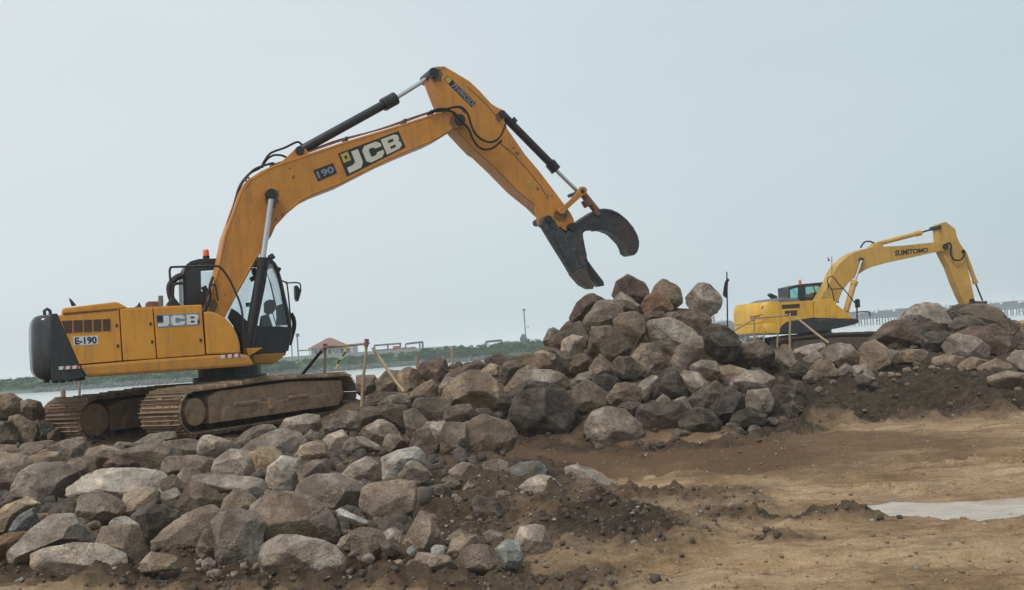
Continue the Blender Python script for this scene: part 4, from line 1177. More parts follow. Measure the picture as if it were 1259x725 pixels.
UP = [(704, 277), (709, 274), (719, 267), (729, 260.5), (737, 256.6), (744, 255.8), (752, 257), (760, 260.5), (771, 269.5), (779, 279), (784, 289), (786, 297), (785.6, 304), (783.6, 310), (780, 313.4), (776, 313.2), (772, 310.5),
      (770.5, 305), (767.5, 299), (764, 295), (760, 290.5), (752, 285.5), (744, 282.4), (736, 281.5), (728, 281.4), (720, 284), (717, 286.5), (714, 291), (706, 288)]
gpart('upper_jaw', UP, 'claw', -.17, .17, -.17, .03)
# wear strips, teeth nubs along the inner edge of the hook
mb = MB()
for x, y in ((731, 281.6), (738, 281.6), (745, 283), (751.5, 285.6), (757.5, 289), (762.5, 293.6), (766.5, 298), (769.8, 304)):
    u, v = J.uv(x, y, 0); mb.box((u - .035, -.12, v - .045), (u + .03, .12, v + .03))
mb.build('grip_tooth', MAT['black'], G, .008)
mb = MB(); strip_pts = [(744, 258.2), (760, 263), (770.5, 272), (779, 284), (783, 297), (781.5, 309)]
mb.tube(spline([J.p3(x, y, -.175) for x, y in strip_pts], 4), .02, 6); mb.tube(spline([J.p3(x, y, -.362) for x, y in ((674, 270), (684, 296), (697, 320), (709, 340), (722, 352))], 4), .018, 6)
mb.tube([J.p3(701, 333, -.362), J.p3(716, 327, -.362)], .016, 6)
mb.build('wear_strip', MAT['claw'], G)
for x, y, rp in ((675, 269, 4.5), (705, 279, 5.6)):
    u, v = J.uv(x, y, -.38); MB().disc((u, v), J1(x, y, -.38, rp), -.40, .32, 20).build('grapple_pin', MAT['black'], G, .01)
u, v = J.uv(735, 261.5, -.22); MB().disc((u, v), J1(735, 261, -.22, 3.4), -.22, .22, 16).build('grapple_pin', MAT['rust'], G, .008)
# hoses
def hoses(name, lines, r, w=-.1, mat='rubber'):
    mb = MB()
    for L in lines:
        ww = w
        if isinstance(L[0], (int, float)): ww, L = L[0], L[1:]
        mb.tube(spline([J.p3(x, y, ww) for x, y in L], 5), r, 7)
    mb.build(name, MAT[mat], exc, smooth=True)
hoses('boom_hose', [(-.1, (281, 276), (284, 263), (290, 248), (294, 232), (302, 219), (313, 208), (326, 203), (334, 200.5)),
                    (.0, (287, 256), (294, 230), (306, 214), (320, 206), (325, 198), (333, 188), (350, 181.5), (365, 174.5), (371, 177.5), (376, 180.5)),
                    (.1, (322, 206), (328, 196), (336, 190.8), (345, 190.6), (352, 193)),
                    (-.05, (278, 286), (281, 272), (287, 255), (292, 238))], .024)
hoses('boom_pipe', [(-.12, (334, 203), (379, 187), (420, 172.5), (479, 155.5), (500, 148.5), (520, 141.5), (528, 138.5)),
                    (.02, (379, 185.6), (400, 177.5), (420, 170.8), (455, 162), (480, 154), (505, 145), (528, 137.4))], .017, mat='rust')
mb = MB()
for x, y in ((335, 203), (425, 171.5), (497, 149.5), (530, 138.5)):
    u, v = J.uv(x, y, -.1); MB().box((u - .02, -.18, v - .06), (u + .03, .12, v + .05)).build('pipe_clamp', MAT['black'], exc)
hoses('arm_hose', [(-.42, (528, 138), (538, 134), (550, 133.5), (560, 131), (568, 132), (575, 140), (580, 155), (586, 166), (596, 173), (606, 174), (614, 169), (619, 160), (621.5, 152)),
                   (-.40, (526, 139.5), (540, 136), (556, 137), (566, 147), (576, 158), (581, 170), (588, 180), (597, 183.6), (607, 181), (617, 172.5)),
                   (-.42, (545, 137), (556, 132), (566, 132), (572, 138))], .026)

# ================================================================== THE SECOND EXCAVATOR, BEYOND THE SITE ROAD
c2 = at_depth(1003, 430, 38.0)
K = Frame((c2[0], c2[1], 0.0), 11.0)
ex2 = K.empty('tracked_excavator')
tag(ex2, 'distant yellow excavator behind the boulders', 'excavator')
ex2['label'] = 'distant yellow excavator with a black maker name on its boom, behind the boulders'
KN = -1.38
def kpart(name, pts, mat, w0, w1, bevel=0.02, wref=None, **kw):
    return MB().prism(K.uvs(pts, KN if wref is None else wref), w0, w1).build(name, MAT[mat], ex2, bevel, **kw)
t2 = Frame(K.O + K.U * -2.3 + K.W * -1.45, 11.0)
o1 = K.O + K.U * -2.15 + K.W * -1.5; o2 = K.O + K.U * -2.15 + K.W * .85
make_track(K, ex2, K.a, (o1[0], o1[1], -.08), 4.0, 0.16, 1.12, .62, MAT['muddark'], frame_mat=MAT['muddark'], name='track')
make_track(K, ex2, K.a, (o2[0], o2[1], -.08), 4.0, 0.16, 1.12, .62, MAT['muddark'], frame_mat=MAT['muddark'], far=True, name='track')
mb = MB(); mb.tube([(0, 0, .75), (0, 0, 1.35)], .7, 24); mb.box((-.8, -.9, .5), (.9, .9, .85)); mb.build('slew_ring', MAT['black'], ex2)
# counterweight, rounded
uR, vT = K.uv(958, 370, KN); _, vB = K.uv(958, 409, KN)
def ring2(v, k):
    pts = [(uR, KN)]
    L = .95 * k; r_ = .6
    for a in np.linspace(0, 90, 7):
        a = math.radians(a); pts.append((uR - L + r_ - r_ * math.sin(a), KN + r_ - r_ * math.cos(a)))
    for a in np.linspace(90, 0, 7):
        a = math.radians(a); pts.append((uR - L + r_ - r_ * math.sin(a), 1.38 - r_ + r_ * math.cos(a)))
    pts.append((uR, 1.38)); return [(u, w, v) for u, w in pts]
h_ = vT - vB
rings = [ring2(v, k) for v, k in ((vB, .92), (vB + .06, 1.0), (vB + h_ * .30, 1.04), (vB + h_ * .33, .97), (vB + h_ * .36, 1.03), (vB + h_ * .7, 1.02), (vT - .12, .95), (vT, .82))]
nv = len(rings[0]); vs = [p for rg in rings for p in rg]; fs = []
for i in range(len(rings) - 1):
    for k in range(nv):
        a, c_ = i * nv + k, i * nv + (k + 1) % nv; fs.append((a, c_, c_ + nv, a + nv))
fs.append(tuple(range(nv - 1, -1, -1))); fs.append(tuple((len(rings) - 1) * nv + k for k in range(nv)))
MB().add(vs, fs).build('counterweight', MAT['syellow'], ex2, smooth=True)
kpart('engine_door', [(958.5, 372), (1000, 369), (1000, 390.5), (968, 395.5), (961, 400.5), (958.5, 401)], 'syellow', KN, KN + .5)
kpart('front_door', [(1000.7, 369), (1022.5, 366.8), (1027.5, 372.5), (1029.5, 375), (1029.5, 391.6), (1000.7, 390.6)], 'syellow', KN, KN + .5)
kpart('corner_panel', [(1030, 375), (1036, 379.5), (1049.5, 390.4), (1048, 391.5), (1030, 391.8)], 'syellow', KN, KN + .6, .03)
kpart('lower_cover', [(958.5, 402), (961.5, 401.5), (969, 396.4), (1000, 391.5), (1030, 392.6), (1052, 391.5), (1056.5, 394), (1051, 398.5), (1030, 403.5), (1010, 406.5), (985, 410), (958.5, 409.5)], 'dark', KN - .02, 1.3, .03)
kpart('deck_frame', [(960, 373), (1022, 368), (1030, 377), (1045, 390), (1045, 396), (960, 404)], 'dark', KN + .4, 1.3)
kpart('cab_base', [(1038, 378), (1050, 380.5), (1055, 388), (1056, 395), (1040, 395)], 'black', KN + .8, 1.2, .03)
kpart('engine_hood', [(936, 380), (938, 374.5), (953, 369), (961, 365.6), (983, 366.8), (984, 372), (958, 377)], 'interior', KN + .1, 1.1, .06, wref=KN + .1)
for q in ([(961, 374.6), (983, 373.2), (983, 378.2), (961, 379.6)], [(965, 382), (980, 381), (980, 387.6), (965, 388.5)]):
    g = MB().prism(K.uvs(q, KN), KN - .005, KN + .02)
    for s_ in range(5):
        t0, t1 = (s_ + .2) / 5, (s_ + .6) / 5
        L = lambda t_: (q[0][0] * (1 - t_) + q[3][0] * t_, q[0][1] * (1 - t_) + q[3][1] * t_)
        R_ = lambda t_: (q[1][0] * (1 - t_) + q[2][0] * t_, q[1][1] * (1 - t_) + q[2][1] * t_)
        g.prism(K.uvs([L(t0), R_(t0), R_(t1), L(t1)], KN), KN - .02, KN - .005)
    g.build('louvre_grille', MAT['grille'], ex2)
kpart('exhaust_stack', [(945, 362.6), (946.4, 360.4), (954.5, 364.2), (954.5, 369), (951, 368)], 'black', -.3, -.05, .01, wref=-.2)
# lettering
text_plate(K, KN - .03, [(1004, 391.6), (1027.5, 388.6), (1027.5, 392.4), (1004, 395.2)], 'SH210', .0).build('model_lettering', MAT['interior'], ex2)
text_plate(K, KN - .02, [(922, 388.6), (938, 385.6), (938, 389.8), (922, 392.8)], 'SMC', .03).build('tail_lettering', MAT['rust'], ex2)
# cab
k0, k1 = .35, 1.3
cb = lambda pts: K.uvs(pts, k0)
kk = K.size(990, 350, k0, 1)
mb = MB()
mb.prism(cb([(969, 355), (969.5, 352.6), (983, 349.3), (1019, 346), (1024, 347.5), (1024, 349.5), (983, 352.6), (971, 356)]), k0 - .02, k1); mb.build('cab_roof', MAT['dark'], ex2, .01)
mb = MB()
mb.prism(cb([(969.4, 354), (971.4, 354), (971.8, 368), (969.8, 368)]), k0, k1)
mb.prism(cb([(982, 352), (990.5, 351), (990.5, 369), (982, 369)]), k0, k0 + .08)
mb.prism(cb([(1012, 350), (1015, 350), (1015, 368), (1012, 368)]), k0, k0 + .08)
mb.prism(cb([(969.5, 366.4), (1030, 364.5), (1032, 372), (969.5, 372)]), k0, k1)
for w in (k0, k1 - .08): mb.prism(cb([(1020, 347.5), (1023, 348.5), (1029, 366), (1026.5, 366)]), w, w + .08)
mb.build('cab_frame', MAT['dark'], ex2, .008)
for q in ([(971.5, 355.5), (982, 353), (982, 366.4), (971.8, 366.5)], [(990.5, 352), (1012, 350), (1012, 365.6), (990.5, 366)], [(1015, 350), (1021, 349.5), (1026.5, 365), (1015, 365.4)]):
    MB().prism(cb(q), k0 + .03, k0 + .045).build('cab_window', MAT['greenglass'], ex2)
MB().prism(cb([(972, 355), (1022, 350), (1027, 366), (972, 367)]), k1 - .05, k1 - .03).build('cab_window', MAT['glass'], ex2)
mb = MB(); mb.prism(cb([(993, 365), (994, 361), (999, 361), (999.5, 367)]), .6, .9); mb.prism(cb([(1002, 366), (1003, 359.5), (1008, 358.5), (1009.5, 366)]), .6, .9)
mb.tube([K.p3(1000, 352, .8), K.p3(1004, 364, .8)], .03, 6)
mb.build('driver_seat', MAT['seatfabric'], ex2, .02)
u, v = K.uv(983.7, 349, .5)
MB().tube([(u, .5, v), (u, .5, v + 4.4 * kk), (u, .5, v + 5.4 * kk)], [1.9 * kk, 1.7 * kk, 1.0 * kk], 12).build('beacon_lens', MAT['orange'], ex2)
# boom
B2 = [(1006, 371), (1012, 361), (1020, 346.5), (1026, 333), (1030, 326.5), (1035.5, 320.7), (1043, 314.5), (1050.7, 310), (1060, 306.5), (1072, 304), (1084, 303), (1110, 301.7), (1135, 299), (1155, 296.8), (1162, 295.6), (1166, 298), (1167, 303), (1162.5, 308), (1157.5, 308.4),
      (1143, 311.5), (1110, 318.8), (1090, 323), (1072, 328), (1064, 331.5), (1057, 336), (1050, 341.5), (1043, 348), (1038, 354.5), (1035, 359), (1031, 370), (1024, 377)]
kpart('boom', B2, 'sboom', -.3, .3, .015, wref=-.3, angle=50)
kpart('boom_lug', [(1070, 305), (1078, 298), (1083, 296.8), (1087, 303.5)], 'sboom', -.18, .18, .01, wref=-.18)
KS = lambda x, y, w, r: K.size(x, y, w, r)
def kpin(x, y, rp, w0, w1, mat='black'):
    u, v = K.uv(x, y, w0); MB().disc((u, v), KS(x, y, w0, rp), w0, w1, 16).build('pin', MAT[mat], ex2, .008)
kpin(1059.8, 319, 2.6, -.42, .42); kpin(1163, 303, 3.6, -.36, .36); kpin(1155.5, 279, 2.6, -.3, .3); kpin(1185.5, 308.6, 2.0, -.3, .3)
text_plate(K, -.305, [(1100.5, 307.6), (1141, 304), (1141, 309.8), (1100.5, 314.8)], 'SUMITOMO', .035).build('boom_lettering', MAT['ink'], ex2)
for w, dx in ((-.42, 0), (.42, 0)):
    MB().tube([K.p3(1059.4, 320, w), K.p3(1050.4, 347, w)], KS(1055, 330, w, 1.6), 10).build('boom_cylinder_rod', MAT['chrome'], ex2, smooth=True)
    mb = MB(); s1 = KS(1045, 360, w, 1)
    mb.tube([K.p3(1051, 345.5, w), K.p3(1049.4, 350, w)], 4.2 * s1, 12); mb.tube([K.p3(1049.4, 350, w), K.p3(1040, 383, w)], 3.5 * s1, 12)
    mb.build('boom_cylinder_barrel', MAT['sboom'], ex2, smooth=True)
s1 = KS(1110, 290, 0, 1)
mb = MB(); mb.tube([K.p3(1080, 299.5, 0), K.p3(1128, 287, 0)], 2.7 * s1, 12); mb.tube([K.p3(1126, 287.5, 0), K.p3(1132, 286, 0)], 3.5 * s1, 12); mb.build('arm_cylinder_barrel', MAT['sboom'], ex2, smooth=True)
MB().tube([K.p3(1131, 286, 0), K.p3(1155, 279, 0)], 1.1 * s1, 8).build('arm_cylinder_rod', MAT['black'], ex2)
A2 = [(1154, 276), (1158.4, 273.5), (1163, 272.5), (1168, 276), (1174.6, 281.5), (1177, 292), (1181, 300), (1185, 305.6), (1187.6, 310), (1187.4, 317), (1193, 343), (1198, 366), (1199, 371), (1195, 375), (1188.5, 377.5), (1181.7, 364), (1174, 346), (1167.4, 328), (1160, 314), (1157.5, 308), (1155, 296), (1154, 284)]
kpart('arm', A2, 'sboom', -.2, .2, .012, wref=-.2, angle=50)
mb = MB(); mb.tube([K.p3(1185.6, 310, 0), K.p3(1199, 346, 0)], 2.6 * s1, 12); mb.tube([K.p3(1198, 344, 0), K.p3(1199.6, 348.6, 0)], 3.3 * s1, 12); mb.build('bucket_cylinder_barrel', MAT['sboom'], ex2, smooth=True)
MB().tube([K.p3(1199.4, 348, 0), K.p3(1208, 369.5, 0)], 1.0 * s1, 8).build('bucket_cylinder_rod', MAT['black'], ex2)
mb = MB(); mb.tube([K.p3(1194, 371, -.2), K.p3(1212, 371.5, -.2)], 1.3 * s1, 8); mb.tube([K.p3(1194, 371, .2), K.p3(1212, 371.5, .2)], 1.3 * s1, 8); mb.tube([K.p3(1212, 371.5, -.3), K.p3(1212, 371.5, .3)], 2 * s1, 10)
mb.build('tipping_lever', MAT['muddark'], ex2)
kpin(1196, 370, 3.2, -.28, .28)
kpart('bucket', [(1188, 375), (1196, 372), (1208, 372), (1213, 372), (1216, 380), (1212, 392), (1202, 398), (1192, 395), (1186, 386)], 'muddark', -.5, .5, .03, wref=-.5)
def khose(pts, w, r, mat='rubber', nm='hose'):
    MB().tube(spline([K.p3(x, y, w) for x, y in pts], 5), r, 6).build(nm, MAT[mat], ex2, smooth=True)
khose([(1058, 304.5), (1061, 299.5), (1064.5, 296.8), (1070, 296.8), (1076, 299.2), (1079, 299.5)], 0, .035)
khose([(1162, 301), (1167, 298.5), (1169.6, 303), (1169, 312), (1173, 319), (1180, 319.5), (1185, 315), (1186, 309)], -.34, .04)
for pts in ([(1018.5, 355), (1017.6, 345), (1019, 341), (1022.6, 339.6), (1026, 342), (1031, 349), (1038.6, 356.6), (1046, 366), (1054, 376)], [(1018, 348), (1023, 357), (1026, 370)], [(1021, 355.4), (1037, 354.6)]):
    khose(pts, KN + .3, .022, 'black', 'handrail')
kpart('rear_mirror', [(1052, 369), (1053.4, 367.4), (1055.6, 368), (1056.2, 377.6), (1053, 378.4)], 'black', -.3, -.1, .01, wref=-.2)
khose([(1053.6, 376), (1053.8, 392), (1054, 398)], -.2, .03, 'black', 'mirror_arm')
khose([(1054, 384), (1058, 383.2), (1067, 383.2), (1069.2, 384.5), (1069.6, 389)], .6, .03, 'black', 'guard_rail')
khose([(1022.9, 341), (1022.7, 315)], KN + .3, .015, 'interior', 'antenna_mast')
kpart('pennant', [(1022.8, 314.6), (1025.6, 319.4), (1022.8, 320.4)], 'red', KN + .3, KN + .315, 0)

# ================================================================== BOULDERS
STONE = {'g': (.245, .205, .172), 'l': (.345, .294, .250), 'b': (.195, .151, .117), 'd': (.108, .086, .072), 'k': (.062, .053, .047), 't': (.30, .228, .162),
         'w': (.50, .47, .43), 'B': (.125, .135, .14), 'W': (.35, .37, .355), 'r': (.125, .083, .068), 'o': (.235, .135, .075)}
WORD = {'g': 'grey', 'l': 'pale grey', 'b': 'brown', 'd': 'dark brown', 'k': 'blackish', 't': 'tan', 'w': 'whitish', 'B': 'bluish grey', 'W': 'pale blue-grey', 'r': 'reddish brown', 'o': 'rusty orange-brown'}
